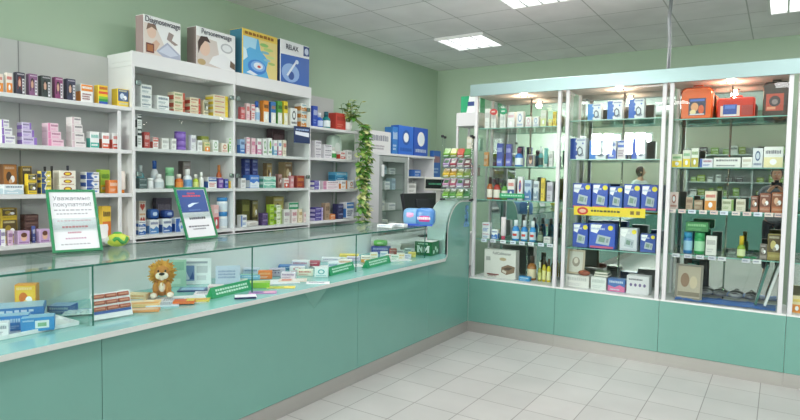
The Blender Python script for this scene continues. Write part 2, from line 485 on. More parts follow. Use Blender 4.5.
for i, (x0, x1, lab, sh) in enumerate(CASES):
    t = empty('display_case', (x0, 0, 0), 0, lab, 'display case', 'glass display cases')
    CABS.append(t)
    w = x1 - x0; a, b = PANELS[i][0] - x0, PANELS[i][1] - x0
    MB().box(a + .001, b - .001, 0.0, .018, .098, ZS - .012, TEAL, .001).build('base_panel', t)
    MB().box(a + .0005, b - .0005, .001, .018, 0, .096, ALU).build('kick_plate', t)
    MB().box(max(a, -.02) + .003, b - .003, .019, MD + .02, 0, ZS - .012, SHELFW).build('plinth', t)
    MB().box(a + .001, b - .001, .0, MD + .02, ZS - .0115, ZS, WHITE).build('deck', t)
    for q in (0.0, w - .028):
        MB().box(q, q + .028, .0, .03, ZS, ZH0, FRW, .002).build('post', t)
        MB().box(q, q + .02, MD - .02, MD, ZS, ZH0, FRW, .002).build('rear_post', t)
    MB().box(.028, w - .028, .012, .016, ZS + .004, ZH0 - .004, GLASS).build('glass_door', t)
    MB().box(.02, w - .02, MD - .004, MD + .002, ZS, ZH0, mirror_m).build('mirror_back', t)
    MB().box(.0, w, .004, MD + .01, ZH0, ZH0 + .02, PINKW).build('soffit', t)
    for sx in (0.002, w - .006): MB().box(sx, sx + .004, .032, MD - .022, ZS + .004, ZH0 - .004, GLASS).build('side_pane', t)
    for z in sh:
        g = MB().box(.012, w - .012, .045, MD - .006, z - .007, z - .0005, SHELFGLASS).build('glass_shelf', t)
        MB().box(.012, w - .012, .0435, .0448, z - .0075, z, M('#7fb3a6', .2)).build('shelf_edge', g)
    MB().tube([(w * .5, MD - .012, ZS), (w * .5, MD - .012, ZH0)], .006, CHROME, 8).build('shelf_rail', t)
    spotlight(t, w * .5, .17, ZH0 - .001)
o = MB().box(-.02, 3.27, -.022, -.0008, ZH0 - .002, ZH1, TEALMET, .002).build('header_fascia'); 
tag(o, 'long metallic teal header running across the top of the display cases', 'header')
# ------------------------------------------------------------------ shelving along the side wall
XF, XB = -1.62, -1.94
def shelf_boards(t, y0, y1, zs, yo, th=.026, name='shelf'):
    for z in zs: MB().box(XB + .013, XF, y0 - yo, y1 - yo, z - th, z, SHELFW, .001).build(name, t)
Z1 = [1.886, 1.574, 1.258, 0.94]
Z2 = [1.897, 1.597, 1.290, 0.940]
Z3 = [1.917, 1.600, 1.272, 0.947]
t = empty('shelf_unit', (XF, -4.3, 0), 0, 'open white wall shelving nearest the frame edge, with hair dye boxes on its top shelf', 'shelving')
t.location = (0, -4.3, 0)
Y0, Y1 = -4.3, -2.302
MB().box(XB, XB + .012, 0, Y1 + 4.3, 0, 2.275, BACKW).build('back_panel', t)
MB().box(XB + .0125, XB + .016, Y1 - .62 + 4.3, Y1 - .615 + 4.3, 0.9, 2.275, M('#8d8f8e')).build('panel_seam', t)
MB().box(XB + .013, XF, -.02, 0, 0, 2.275, SHELFW).build('side_panel', t)
shelf_boards(t, Y0 + .001, Y1 - .001, Z1 + [.62, .30], Y0)
yy = at(120, 150, 0, XF).y - Y0
MB().box(XF - .014, XF - .004, yy - .012, yy + .012, .9385, 1.8515, SHELFW).build('upright', t)

t = empty('tall_shelf_unit', (0, -2.29, 0), 0, 'tall white two-bay shelf unit with glass doors and four big cartons on top', 'shelving')
A, B, C_ = -2.288, -1.352, -.398
o_ = -2.29
for k, (p, m_) in enumerate(((-2.30, 0), (-.398, 0))):
    MB().box(XB, XF + .002, p - o_, p + .022 - o_, 0, 2.19, SHELFW, .001).build('side_panel', t)
MB().box(XB + .013, XF + .002, -1.365 - o_, -1.343 - o_, 0, 2.19, SHELFW, .001).build('divider_panel', t)
MB().box(XB, XB + .012, -2.277 - o_, -.399 - o_, 0, 2.19, BACKW).build('back_panel', t)
MB().box(XB, XF - .02, -2.30 - o_, -.376 - o_, 2.191, 2.225, SHELFW).build('top_board', t)
MB().box(XB, XF - .02, -2.30 - o_, -2.285 - o_, 2.226, 2.293, SHELFW).build('side_upstand', t)
for a, b in ((-2.302, -1.338), (-1.336, -.374)):
    MB().box(XF - .019, XF + .004, a - o_, b - o_, 2.187, 2.297, SHELFW, .001).build('fascia', t)
MB().box(XB, XF - .02, -2.284 - o_, -.376 - o_, 2.27, 2.2965, SHELFW).build('top_panel', t)
shelf_boards(t, -2.277, -1.366, Z2 + [.62], o_)
shelf_boards(t, -1.342, -.399, Z2 + [.62], o_)
for a, b in ((-2.274, -1.822), (-1.818, -1.368), (-1.340, -.872), (-.868, -.401)):
    dr = MB().box(XF - .012, XF + .003, a - o_, b - o_, .63, .895, SHELFW, .002).build('drawer', t)
    MB().box(XF + .0035, XF + .014, (a + b) / 2 - .05 - o_, (a + b) / 2 + .05 - o_, .80, .812, CHROME).build('drawer_handle', dr)
CLAMP = M('#7f8f8c', .25, .8)
for a, b, side in ((-2.276, -1.824, 0), (-1.820, -1.367, 1), (-1.341, -.873, 0), (-.869, -.400, 1)):
    d = MB().box(XF + .0045, XF + .0085, a - o_, b - o_, .93, 2.18, DOORGLASS).build('glass_door', t)
    for z in (2.07, 1.40):
        q = (a if side == 0 else b - .04) - o_
        c = MB(); c.box(XF + .0087, XF + .02, q, q + .04, z - .018, z + .018, CLAMP, .004)
        c.box(XF + .003, XF + .0044, q, q + .04, z - .018, z + .018, CLAMP)
        c.build('door_clamp', d)

t = empty('end_shelf_unit', (0, -.37, 0), 0, 'low open white end shelving beside the trailing ivy', 'shelving')
o_ = -.37
MB().box(XB, XB + .012, -.374 - o_, .345 - o_, 0, 2.285, BACKW).build('back_panel', t)
shelf_boards(t, -.373, .40, Z3 + [.62, .3], o_)
MB().box(XB + .3, XF - .006, .401 - o_, .407 - o_, 0.0, 1.91, GLASS).build('end_pane', t)
MB().box(XB + .013, XB + .03, .352 - o_, .372 - o_, 0, 1.91, SHELFW).build('rear_post', t)

# fridge and cupboard against the side wall
FX = -1.6
GREY = M('#aab0b0', .4, .2)
t = empty('fridge_cabinet', (FX, 1.2, 0), 0, 'white cabinet with a glass-door medicine fridge and an open cupboard', 'fridge')
def fb(x0, x1, y0, y1, z0, z1, m=SHELFW, c=.0, name='panel', par=None):
    return MB().box(x0 - FX, x1 - FX, y0 - 1.2, y1 - 1.2, z0, z1, m, c).build(name, par or t)
fb(XL + .005, FX, .44, .80, 0, 1.675, M('#d5d6d8', .5), name='side_cupboard')
fb(XL + .005, FX + .004, .44, 2.10, 1.6755, 1.702, SHELFW, name='top_board')
fb(XL + .005, XL + .02, .802, 2.09, 0, 1.675, WHITE, name='back_panel')
fb(XL + .021, FX - .002, .802, .82, 0, 1.675, GREY, name='fridge_side')
fb(XL + .021, FX - .002, 1.43, 1.455, 0, 1.675, SHELFW, name='divider_panel')
fb(XL + .021, FX - .002, 2.07, 2.09, 0, 1.675, SHELFW, name='end_panel')
fb(XL + .021, FX - .04, .821, 1.429, .0, .45, M('#c9cbcb'), name='fridge_base')
for z in (.75, 1.0, 1.26, 1.45): fb(XL + .021, FX - .05, .821, 1.429, z - .008, z, SHELFGLASS, name='fridge_shelf')
d = fb(FX - .03, FX - .026, .88, 1.37, .52, 1.60, GLASS, name='fridge_door')
for y0, y1, z0, z1 in ((.822, .88, .455, 1.67), (1.37, 1.428, .455, 1.67), (.88, 1.37, .455, .52), (.88, 1.37, 1.60, 1.67)):
    fb(FX - .038, FX - .004, y0, y1, z0, z1, GREY, .003, name='door_frame', par=d)
fb(FX - .0035, FX + .03, .84, .872, 1.42, 1.56, M('#eef0f1', .3), .008, name='door_handle', par=d)
for z in (.40, .75, 1.02, 1.21, 1.43): fb(XL + .021, FX - .004, 1.456, 2.069, z - .02, z, SHELFW, name='cupboard_shelf')
fb(FX - .02, FX - .003, 1.458, 2.067, 1.03, 1.185, M('#d9dbdb'), .002, name='drawer')
fz = lambda: None

# ------------------------------------------------------------------ how goods are built
ORD = 'first second third fourth fifth sixth seventh eighth ninth tenth eleventh twelfth thirteenth fourteenth fifteenth sixteenth'.split()
INK = '#2b2f3a'
def glyphs(mb, u0, v0, u1, v1, col, P, rows=1, seed=0):
    rg = random.Random(seed)
    h = (v1 - v0) / rows
    for r in range(rows):
        u = u0; top = v1 - r * h
        end = u1 - (rg.random() * .25 * (u1 - u0) if r else 0)
        gw = (u1 - u0) / 9 if rows == 1 else (u1 - u0) / 13
        while u < end - .01:
            wd = gw * (.55 + .5 * rg.random())
            mb.face([P(u, top - h * .75), P(min(u + wd, end), top - h * .75), P(min(u + wd, end), top - h * (.05 + .2 * rg.random())), P(u, top - h * .1)], col)
            u += wd + gw * .25
def carton(mb, w, d, h, base, art, cols, seed, x=0, y=0, z=0, chamf=None, top=None, side=None):
    """printed carton: front at y-d/2, standing on z"""
    base = lift(base); cols = [lift(q) for q in cols]
    B = M(base, .42)
    c = chamf if chamf is not None else min(.003, .04 * min(w, d, h))
    mb.box(x - w / 2, x + w / 2, y - d / 2, y + d / 2, z, z + h, B, c)
    lay = [0]
    e = .0004
    def layer(): lay[0] += 1; return y - d / 2 - e * lay[0]
    def rect(u0, v0, u1, v1, col):
        yy = layer(); mb.face([(x - w / 2 + u * w, yy, z + v * h) for u, v in ((u0, v0), (u1, v0), (u1, v1), (u0, v1))], M(col, .42))
    def poly(pts, col):
        yy = layer(); mb.face([(x - w / 2 + u * w, yy, z + v * h) for u, v in pts], M(col, .42))
    def disc(u, v, r, col, ru=None):
        yy = layer(); ru = ru or r * h / w
        mb.face([(x - w / 2 + (u + ru * math.cos(a)) * w, yy, z + (v + r * math.sin(a)) * h) for a in [2 * PI * i / 14 for i in range(14)]], M(col, .42))
    def txt(u0, v0, u1, v1, col, rows=1):
        yy = layer(); glyphs(mb, u0, v0, u1, v1, M(blend(col, base, .3), .5), lambda u, v: (x - w / 2 + u * w, yy, z + v * h), rows, seed)
    c1 = cols[0] if cols else INK; c2 = cols[1] if len(cols) > 1 else INK; c3 = cols[2] if len(cols) > 2 else '#ffffff'
    if art == 'text': txt(.1, .45, .9, .85, c1); txt(.1, .12, .7, .36, c2, 2)
    elif art == 'band': rect(.02, .04, .98, .34, c1); txt(.1, .55, .9, .85, c2); txt(.12, .1, .8, .28, c3)
    elif art == 'topband': rect(.02, .62, .98, .97, c1); txt(.1, .7, .9, .9, c3); txt(.1, .12, .85, .5, c2, 3)
    elif art == 'sideband': rect(.0, .03, .2, .97, c1); txt(.28, .5, .92, .85, c2); txt(.28, .15, .8, .38, c1, 2)
    elif art == 'endband': rect(.8, .03, 1., .97, c1); txt(.08, .5, .74, .85, c2); txt(.08, .15, .6, .38, c1, 2)
    elif art == 'dye':
        rect(.03, .03, .97, .97, c1); disc(.36, .55, .2, '#d9ad94', .2); poly([(.1, .2), (.2, .75), (.36, .82), (.55, .75), (.6, .15), (.48, .3), (.5, .6), (.36, .72), (.22, .6), (.22, .25)], c2)
        rect(.66, .06, .92, .72, '#eceaf0'); txt(.7, .12, .88, .68, INK, 4); txt(.1, .86, .9, .95, '#f0e8f2')
    elif art == 'photo':
        rect(.04, .3, .96, .96, c1); disc(.4, .58, .17, c2, .2); disc(.66, .5, .12, c3, .16); disc(.5, .42, .08, blend(c1, '#ffffff', .4), .12); txt(.1, .06, .9, .24, c2); txt(.1, .8, .8, .93, blend(c1, '#ffffff', .7))
    elif art == 'face':
        rect(.04, .04, .96, .96, c1); disc(.5, .52, .3, '#e2b79c', .26); disc(.5, .7, .18, '#6b4330', .26); txt(.1, .05, .9, .2, c2)
    elif art == 'rainbow':
        for k, q in enumerate(('#2f58b8', '#38a24a', '#8cc43a', '#f2d21e', '#e0562b')): rect(.03, .02 + k * .13, .97, .15 + k * .13, q)
        txt(.1, .72, .9, .94, '#c23a2c')
    elif art == 'swoosh':
        poly([(.02, .03), (.55, .03), (.3, .5), (.5, .97), (.02, .97)], c1); poly([(.55, .03), (.62, .03), (.38, .5), (.58, .97), (.5, .97), (.3, .5)], c2)
        txt(.5, .62, .94, .85, INK); disc(.72, .35, .13, c2, .13)
    elif art == 'logo': disc(.5, .6, .26, c1, .26); disc(.5, .6, .17, c2, .17); txt(.12, .08, .88, .26, c1)
    elif art == 'heart':
        poly([(.5, .12), (.86, .5), (.8, .72), (.62, .76), (.5, .62), (.38, .76), (.2, .72), (.14, .5)], c1); txt(.1, .82, .9, .95, c2)
    elif art == 'device':
        poly([(.06, .95), (.5, .95), (.3, .6), (.06, .66)], c3); disc(.82, .84, .1, '#f3df2e')
        poly([(.26, .2), (.78, .14), (.84, .48), (.34, .56)], '#b9c4cc'); poly([(.36, .28), (.6, .25), (.64, .44), (.4, .48)], '#7f9a8c'); poly([(.66, .26), (.74, .25), (.77, .4), (.69, .42)], '#8f9aa4'); txt(.08, .72, .6, .84, '#ffffff'); rect(.05, .02, .95, .1, c1)
    elif art == 'diabox':
        poly([(.0, .02), (.42, .02), (.3, .3), (.42, .55), (.26, .75), (.4, .98), (.0, .98)], c1); disc(.3, .3, .14, c1, .2); disc(.24, .72, .12, c1, .2); txt(.42, .84, .94, .94, '#5a6fb0')
        poly([(.48, .22), (.6, .14), (.84, .26), (.8, .5), (.62, .62), (.46, .5)], '#48526a'); poly([(.54, .27), (.62, .22), (.77, .3), (.74, .48), (.62, .55), (.52, .46)], '#dfe6ee'); poly([(.66, .12), (.9, .18), (.88, .24), (.66, .18)], '#8a94a8')
        disc(.82, .74, .04, c1, .05)
    elif art == 'wave': poly([(.02, .03), (.98, .03), (.98, .4), (.7, .55), (.4, .35), (.02, .5)], c1); txt(.1, .62, .9, .88, c2); txt(.15, .1, .7, .24, '#ffffff')
    elif art == 'split': rect(.02, .02, .98, .5, c1); txt(.1, .6, .9, .85, c2); disc(.5, .28, .14, c3, .18)
    elif art == 'badge': rect(.42, .22, .84, .78, '#dfe9ea'); rect(.5, .34, .76, .62, c2); txt(.06, .7, .38, .88, c1)
    elif art == 'dots':
        for k in range(4): disc(.2 + .2 * k, .5, .09, c1, .06)
        txt(.1, .72, .7, .86, INK)
    if top:
        T = M(top, .42); mb.face([(x - w / 2 + .02 * w, y - d / 2 + .02 * d, z + h + e), (x + w / 2 - .02 * w, y - d / 2 + .02 * d, z + h + e), (x + w / 2 - .02 * w, y + d / 2 - .02 * d, z + h + e), (x - w / 2 + .02 * w, y + d / 2 - .02 * d, z + h + e)], T)
    for sgn in (-1, 1):                       # printed end flaps
        xx = x + sgn * (w / 2 + e); S = M(side or c1 if art not in ('dye', 'plain', 'text') else (side or base), .42)
        if side or art in ('band', 'topband', 'endband', 'swoosh', 'wave'):
            q = [(xx, y - d * .46, z + h * .05), (xx, y + d * .46, z + h * .05), (xx, y + d * .46, z + h * .6), (xx, y - d * .46, z + h * .6)]
            mb.face(q if sgn > 0 else q[::-1], S)
    return mb

def good(kind, w, d, h, cols, seed):
    """returns (name, MeshBuilder, [(part name, MeshBuilder, label)])"""
    rg = random.Random(seed); mb = MB(); parts = []
    base = cols[0] if cols else '#ffffff'; rest = list(cols[1:])
    r = min(w, d) / 2
    if kind in ('bottle', 'pump', 'dropper', 'spray'):
        H = h * .74 if kind != 'dropper' else h * .62
        mb.lathe([(r * .9, 0), (r, .012 * 1), (r, H * .72), (r * .8, H * .85), (r * .42, H * .95), (r * .42, H)], M(base, .25), 14, sy=d / (2 * r) if d < 2 * r else 1)
        cp = MB(); cc = M(rest[0] if rest else '#ffffff', .35)
        cp.lathe([(r * .55, H * .945), (r * .55, h * .985), (r * .45, h)], cc, 12)
        if kind == 'spray': cp.box(-r * .2, r * .2, -r * .9, r * .2, h * .9, h * .97, cc)
        if kind == 'pump': cp.tube([(0, 0, h * .95), (0, -r, h * .97)], r * .15, cc, 6)
        parts.append(('cap', cp, None))
        if len(rest) > 1:
            lb = MB(); sy = d / (2 * r) if d < 2 * r else 1
            n = 10; pts = [(r * 1.015 * math.cos(a), sy * r * 1.015 * math.sin(a)) for a in [PI + PI * i / n for i in range(n + 1)]]
            for i in range(n): lb.face([(*pts[i], H * .12), (*pts[i + 1], H * .12), (*pts[i + 1], H * .62), (*pts[i], H * .62)], M(rest[1], .5))
            if len(rest) > 2:
                for i in range(3, 7): lb.face([(pts[i][0] * 1.01, pts[i][1] * 1.01, H * .3), (pts[i + 1][0] * 1.01, pts[i + 1][1] * 1.01, H * .3), (pts[i + 1][0] * 1.01, pts[i + 1][1] * 1.01, H * .46), (pts[i][0] * 1.01, pts[i][1] * 1.01, H * .46)], M(rest[2], .5))
            parts.append(('label', lb, None))
        return 'bottle', mb, parts
    if kind == 'jar':
        mb.lathe([(r * .92, 0), (r, .006), (r, h * .7), (r * .9, h * .76)], M(base, .3), 16)
        cp = MB(); cp.lathe([(r * .98, h * .74), (r * .98, h * .98), (r * .9, h)], M(rest[0] if rest else '#ffffff', .35), 16); parts.append(('lid', cp, None))
        if len(rest) > 1:
            lb = MB(); n = 12; pts = [(r * 1.015 * math.cos(a), r * 1.015 * math.sin(a)) for a in [PI + PI * i / n for i in range(n + 1)]]
            for i in range(n): lb.face([(*pts[i], h * .15), (*pts[i + 1], h * .15), (*pts[i + 1], h * .6), (*pts[i], h * .6)], M(rest[1], .5))
            parts.append(('label', lb, None))
        return 'jar', mb, parts
    if kind == 'tube':
        mb.lathe([(r * .8, h * .16), (r, h * .2), (r * .98, h * .6), (r * .9, h * .92)], M(base, .35), 14)
        mb.box(-r * .95, r * .95, -.003, .003, h * .9, h, M(base, .35))
        cp = MB(); cp.lathe([(r * .7, 0), (r * .66, h * .15)], M(rest[0] if rest else '#ffffff', .35), 12); parts.append(('cap', cp, None))
        return 'tube', mb, parts
    if kind == 'pack':                        # soft pillow pack
        def fn(v): 
            q = lambda s: math.copysign(abs(s) ** .45, s)
            return (q(v[0]), q(v[1]), q(v[2]))
        mb.blob((0, 0, h / 2), (w / 2, d / 2, h / 2), M(base, .35), 20, 12, fn)
        pr = MB()
        if rest:
            pr.blob((0, -d * .012, h / 2), (w / 2 * .72, d / 2, h / 2 * .6), M(rest[0], .35), 16, 10, fn)
            if len(rest) > 1: pr.blob((w * .05, -d * .025, h * .5), (w / 2 * .45, d / 2, h / 2 * .3), M(rest[1], .35), 14, 8, fn)
            parts.append(('printed_label', pr, None))
        return 'soft_pack', mb, parts
    # everything else: a carton with the art named by kind
    top = None
    carton(mb, w, d, h, base, kind, rest, seed)
    return 'medicine_box', mb, parts

SEED = [100]
def finish(name, mb, parts, loc, rotz, label, cat, group):
    o = mb.build(name, None, loc, rotz); tag(o, label, cat, group)
    for pn, pm, pl_ in parts:
        c = pm.build(pn, o)
        if pl_: c['label'] = pl_
    return o
CATS = {'medicine_box': 'box', 'bottle': 'bottle', 'jar': 'jar', 'tube': 'tube', 'soft_pack': 'pack', 'card': 'card'}
LV = {1: [''], 2: ['lower', 'upper'], 3: ['lowest', 'middle', 'topmost'], 4: ['lowest', 'second', 'third', 'topmost']}
def limits(ph, z):
    for key, lo, hi in (('near open unit', -9, -2.306), ("first bay", -2.273, -1.369), ("second bay", -1.339, -.403), ('end unit', -.372, .395)):
        if key in ph: return lo, hi, (.27 if z < 1.87 else .5)
    for i, key in enumerate(("first case", "second case", "third case", "fourth case")):
        if key in ph: return CASES[i][0] + .012, CASES[i][1] - .012, (.235 if z > ZS + .01 and z < 1.86 else .30 if z < 1 else .26)
    return -9, 9, 9
def lift(h, k=.05, to=(244, 244, 240)):
    v = [int(h.lstrip('#')[i:i + 2], 16) for i in (0, 2, 4)]
    return '#%02x%02x%02x' % tuple(int(a + (b - a) * k) for a, b in zip(v, to))
def blend(a, b, k):
    p, q = [[int(h.lstrip('#')[i:i + 2], 16) for i in (0, 2, 4)] for h in (a, b)]
    return '#%02x%02x%02x' % tuple(int(x + (y - x) * k) for x, y in zip(p, q))
def shelf_goods(side, F, z, phrase, items, depth=.11, inset=.03, group=None, start=0, slope=(.69, 0.0)):
    """side 'x': front plane x=F facing the shop; side 'y': front plane y=F. items: (px0, px1, top pixel or tops, look, kind, colours, opts)"""
    k = start
    if phrase.endswith(', behind'): phrase = 'back row, ' + phrase[:-8]
    for it in items:
        x0, x1, tops, look, kind, cols = it[:6]; op = it[6] if len(it) > 6 else {}
        if not isinstance(tops, (list, tuple)): tops = [tops]
        fr = (F - inset - op.get('back', 0)) if side == 'x' else (F + inset + op.get('back', 0))
        ax = 0 if side == 'x' else 1
        py = tops[0]
        a, b = at(x0, py, ax, fr), at(x1, py, ax, fr)
        lo, hi = (a.y, b.y) if side == 'x' else (a.x, b.x)
        span = hi - lo
        dd = min(op.get('depth', depth), span * op.get('ratio', .62))
        if kind in ('bottle', 'jar', 'tube', 'pump', 'dropper', 'spray'): dd = min(span * .9, .09)
        if side == 'x': dd = min(dd, fr - (XB + .016))
        else: dd = min(dd, MD - .008 - fr)
        lm = limits(phrase, z)
        lo, hi = max(lo, lm[0]), min(hi, lm[1])
        round_ = kind in ('bottle', 'jar', 'tube', 'pump', 'dropper', 'spray')
        if side == 'x': lo += slope[0] * dd * (.15 if round_ else .6)
        elif not round_: hi -= slope[1] * dd * .85
        w = max(hi - lo - .002, span * .35); c = (lo + hi) / 2
        if kind in ('bottle', 'jar', 'tube', 'pump', 'dropper', 'spray'): dd = min(dd, w)
        zb = z + op.get('raise', 0) + .0006
        for q, ty in enumerate(tops):
            zt = min(at((x0 + x1) / 2, ty, ax, fr).z, z + lm[2])
            h = max(zt - zb - .0008, .012)
            SEED[0] += 1
            sg = op.get('step', 0) * q / max(1, len(tops) - 1)
            name, mb, parts = good(kind, w * (1 - sg), dd, h, cols, SEED[0])
            cc_ = c - w * sg / 2
            name = op.get('name', name)
            loc = (fr - dd / 2, cc_, zb) if side == 'x' else (cc_, fr + dd / 2, zb)
            n = len(tops)
            al = 'in' if phrase.startswith('back row') else 'along'
            if 'label' in op: lab = op['label']
            elif n == 1: lab = '%s, %s %s %s' % (look, ORD[k], al, phrase)
            else: lab = '%s, %s in %s stack %s %s' % (look, LV[n][q], ORD[k], al, phrase)
            o = finish(name, mb, parts, loc, (PI / 2 if side == 'x' else 0) + op.get('rot', 0), lab, CATS.get(name, op.get('cat', 'box')), op.get('group', group))
            zb = zt
        k += 1
    return k
# ------------------------------------------------------------------ goods on the open shelving nearest the camera
OR, YL, GR, BL, NV, RD, PK, PU, WH, TE, CR, DK, BR, LI, GY = '#ea8a2c', '#f0cf2e', '#3f9d52', '#2f6fc4', '#23366f', '#cf3a34', '#e48bb8', '#8f6cc4', '#f2f3f4', '#3fae9f', '#ecdfc2', '#33292f', '#8a5a36', '#a8cf3c', '#b6babd'
S1 = "near open unit's "
shelf_goods('x', XF, Z1[0], S1 + 'top shelf', [
    (-9, 3.2, 73, 'orange and white vitamin carton', 'split', ['#f0e4d6', OR, RD]),
    (3.8, 12.4, 72.5, 'orange carton with white top', 'split', ['#f0e7dd', OR, RD]),
    (13, 25, 72, 'navy hair dye box, red-haired model', 'dye', ['#2b2a3d', '#2b2a3d', '#7a2a2c']),
    (25.7, 37.6, 73.6, 'plum hair dye box', 'dye', ['#7d4f7c', '#8b5a86', '#3a2430']),
    (38, 51, 75.5, 'black-green hair dye box', 'dye', ['#25302f', '#2a3835', '#16181a']),
    (52, 63, 77, 'magenta hair dye box', 'dye', ['#7a2f63', '#8a3a70', '#2a1822']),
    (63.6, 75.7, 78.6, 'dark navy hair dye box', 'dye', ['#2a2d48', '#30344f', '#20222e']),
    (76.5, 93, 84, 'white carton with orange top band', 'topband', [WH, OR, '#7a2a2c', WH]),
    (94.8, 108, 85, 'rainbow striped yellow carton', 'rainbow', [YL]),
    (113, 130, 88.6, 'yellow carton with dark blue picture', 'photo', [YL, '#3d5a86', '#c9d8e8']),
], group='boxes on the near open shelving')
shelf_goods('x', XF, Z1[1], S1 + 'second shelf', [
    (-3, 15.5, [135, 127.5, 119.5], 'lilac and white box', 'sideband', [WH, PU, '#5a4a80'], {'step': .45}),
    (17, 37, [137, 129.5, 122.4], 'lilac box with white label', 'endband', ['#d9cdec', PU, '#5a4a80'], {'step': .38}),
    (42.4, 64, [139, 131.4, 123], 'pink and white box', 'sideband', ['#f5d3e2', PK, '#a04a78'], {'step': .34}),
    (67, 86, [140.5, 132.6, 124.3, 117], 'white box with grey label', 'sideband', ['#efeaea', '#d9c2cc', '#4a4650'], {'step': .34}),
    (87, 99.3, 131.4, 'teal and white carton', 'band', [WH, TE, TE]),
    (99.5, 109.5, 132.6, 'red-orange and white carton', 'band', [WH, '#d9532f', RD]),
    (110, 120, 133, 'second red and white carton', 'band', [WH, '#d4472e', RD]),
], group='boxes on the near open shelving')
shelf_goods('x', XF, Z1[2], S1 + 'third shelf', [
    (-4, 24, 184.5, 'long white box with blue print', 'wave', ['#e8eff2', '#bfd6e0', '#49647a']),
    (24.5, 37, [182, 174], 'yellow box with dark label', 'photo', [YL, '#4a4638', '#8f8a4a']),
    (37.5, 51.5, [183, 178, 171], 'yellow and blue box', 'swoosh', ['#ead95a', '#2f4a7c', WH]),
    (53.6, 76, [185.5, 178.5, 170.5], 'white box with round badge', 'logo', ['#f3efe0', '#8f2f2a', YL]),
    (81.5, 99.5, [187, 179.5, 172], 'navy and white box', 'swoosh', [WH, '#2c4f9c', '#6a8cc8']),
    (97, 110, 169.5, 'lime green tall carton', 'band', [LI, YL, '#3f7a2c'], {'back': .09}),
    (106, 118, 180, 'orange carton', 'text', ['#e8823c', WH, WH]),
    (119.5, 127, 171, 'white and orange tube', 'tube', ['#efe6dc', OR]),
], group='boxes on the near open shelving')
shelf_goods('x', XF, Z1[2], "near open unit's third shelf, behind", [
    (-2, 17, 164, 'brown and orange carton', 'photo', ['#8a5a2c', '#b0702c', '#3f2a1c'], {'back': .13}),
    (18, 32, 166, 'dark yellow carton', 'photo', ['#c9a53a', '#4a3f2a', '#8f7a2a'], {'back': .14}),
    (43, 48, 166.5, 'small brown dropper', 'dropper', ['#6a4a30', '#2b2b2b'], {'back': .15}),
    (50, 55, 166, 'small dark-capped dropper', 'dropper', ['#8a8478', '#2b2b2b'], {'back': .15}),
    (66, 71, 165.5, 'small grey dropper', 'dropper', ['#a8a8a4', '#3a3f4a'], {'back': .15}),
], group='goods at the back of the near open shelving')
shelf_goods('x', XF, Z1[3], S1 + 'fourth shelf', [
    (-3, 5.5, 229, 'white and violet box', 'sideband', [WH, PU, '#5a4a80']),
    (6, 13, 230.5, 'small mauve box', 'text', ['#d8b9d2', '#7a4a80', '#7a4a80']),
    (13.3, 30, 231, 'lilac box with a baby face', 'face', ['#cdb2d6', '#c9a9d3', '#6a3f78']),
    (31, 35.5, 226, 'slim navy box', 'text', ['#4a5a9c', WH, WH], {'back': .04}),
    (36, 50, 229, 'mauve box with a smiling face', 'face', ['#cdb2d6', '#c2a0cc', '#6a3f78']),
    (92, 108, 224.5, 'plain white card', 'plain', ['#f4f4f2'], {'depth': .02}),
    (99, 111, 206, 'tall orange and yellow carton', 'split', ['#f0c63c', '#e07a2a', '#2a2320'], {'back': .06}),
], group='boxes on the near open shelving')
shelf_goods('x', XF, Z1[3], "near open unit's fourth shelf, behind", [
    (-4, 17.5, [219, 208], 'big yellow carton', 'photo', ['#d8b832', '#5a4a22', '#a08a2a'], {'back': .12}),
    (20, 39, [228, 221, 214.5], 'flat dark brown box', 'text', ['#4f3430', '#8a6a5c', '#8a6a5c'], {'back': .12}),
], group='goods at the back of the near open shelving')

# ------------------------------------------------------------------ tall unit, first bay
S2 = "tall unit's first bay, "
shelf_goods('x', XF, Z2[0], S2 + 'top shelf', [
    (137, 152, [102.5, 93.5, 84.3], 'white box with blue-black lettering', 'text', [WH, '#2d4a66', '#5f7f8f']),
    (153, 169.4, [104.5, 95.5], 'white box with navy lettering', 'text', [WH, '#2d4a66', '#5f7f8f']),
    (170, 185, [107.5, 100, 92], 'cream and green box', 'endband', [CR, '#c0503a', '#5f8a4a']),
    (186.6, 200.5, [110.5, 104, 97.5], 'cream and red box', 'endband', [CR, '#c8432f', '#8a3a2c']),
    (202, 208.5, 100, 'slim cream box with picture', 'photo', [CR, '#8a8a70', '#55584a']),
    (209, 228, [110, 105, 100, 95], 'cream box with yellow end', 'endband', [CR, YL, '#b8443a']),
], group='boxes behind the tall unit glass')
shelf_goods('x', XF, Z2[1], S2 + 'second shelf', [
    (135.5, 142, [128, 114], 'white dark-banded box', 'topband', [WH, '#2f3a38', '#8a8f8f', WH]),
    (142.3, 150, 132, 'dark red box', 'text', ['#b8423f', WH, WH]),
    (151, 158.6, 137, 'red and white box', 'topband', [WH, '#cf5a4a', RD, WH]),
    (159.5, 169, 138, 'white box', 'text', ['#eeeeec', '#a8a8a8', '#b8b8b8']),
    (170, 176.5, 138.5, 'small white box', 'text', ['#f2f2f0', '#8a8a8a', '#b8b8b8']),
    (176.7, 189.4, [146, 139, 131.4], 'purple round pot', 'jar', [PU, '#7a55b4']),
    (189.6, 196, 135, 'white slim carton', 'text', ['#ecebef', '#9a94b0', '#b8b8b8']),
    (196.3, 202.5, 140, 'low white carton', 'text', ['#f0f0f0', '#8a8a8a', '#c0c0c0']),
    (203, 210, 142, 'orange and green box', 'split', ['#e7d9a0', OR, GR]),
    (211, 218.6, 140, 'white box with green print', 'logo', [WH, '#5f9a5a', WH]),
    (219.5, 228, 143, 'cream box with red print', 'logo', ['#f0e6da', '#c8503f', CR]),
    (228.3, 234, 138, 'white box with green top', 'topband', [WH, '#7fbf5a', GR, WH]),
], group='boxes behind the tall unit glass')
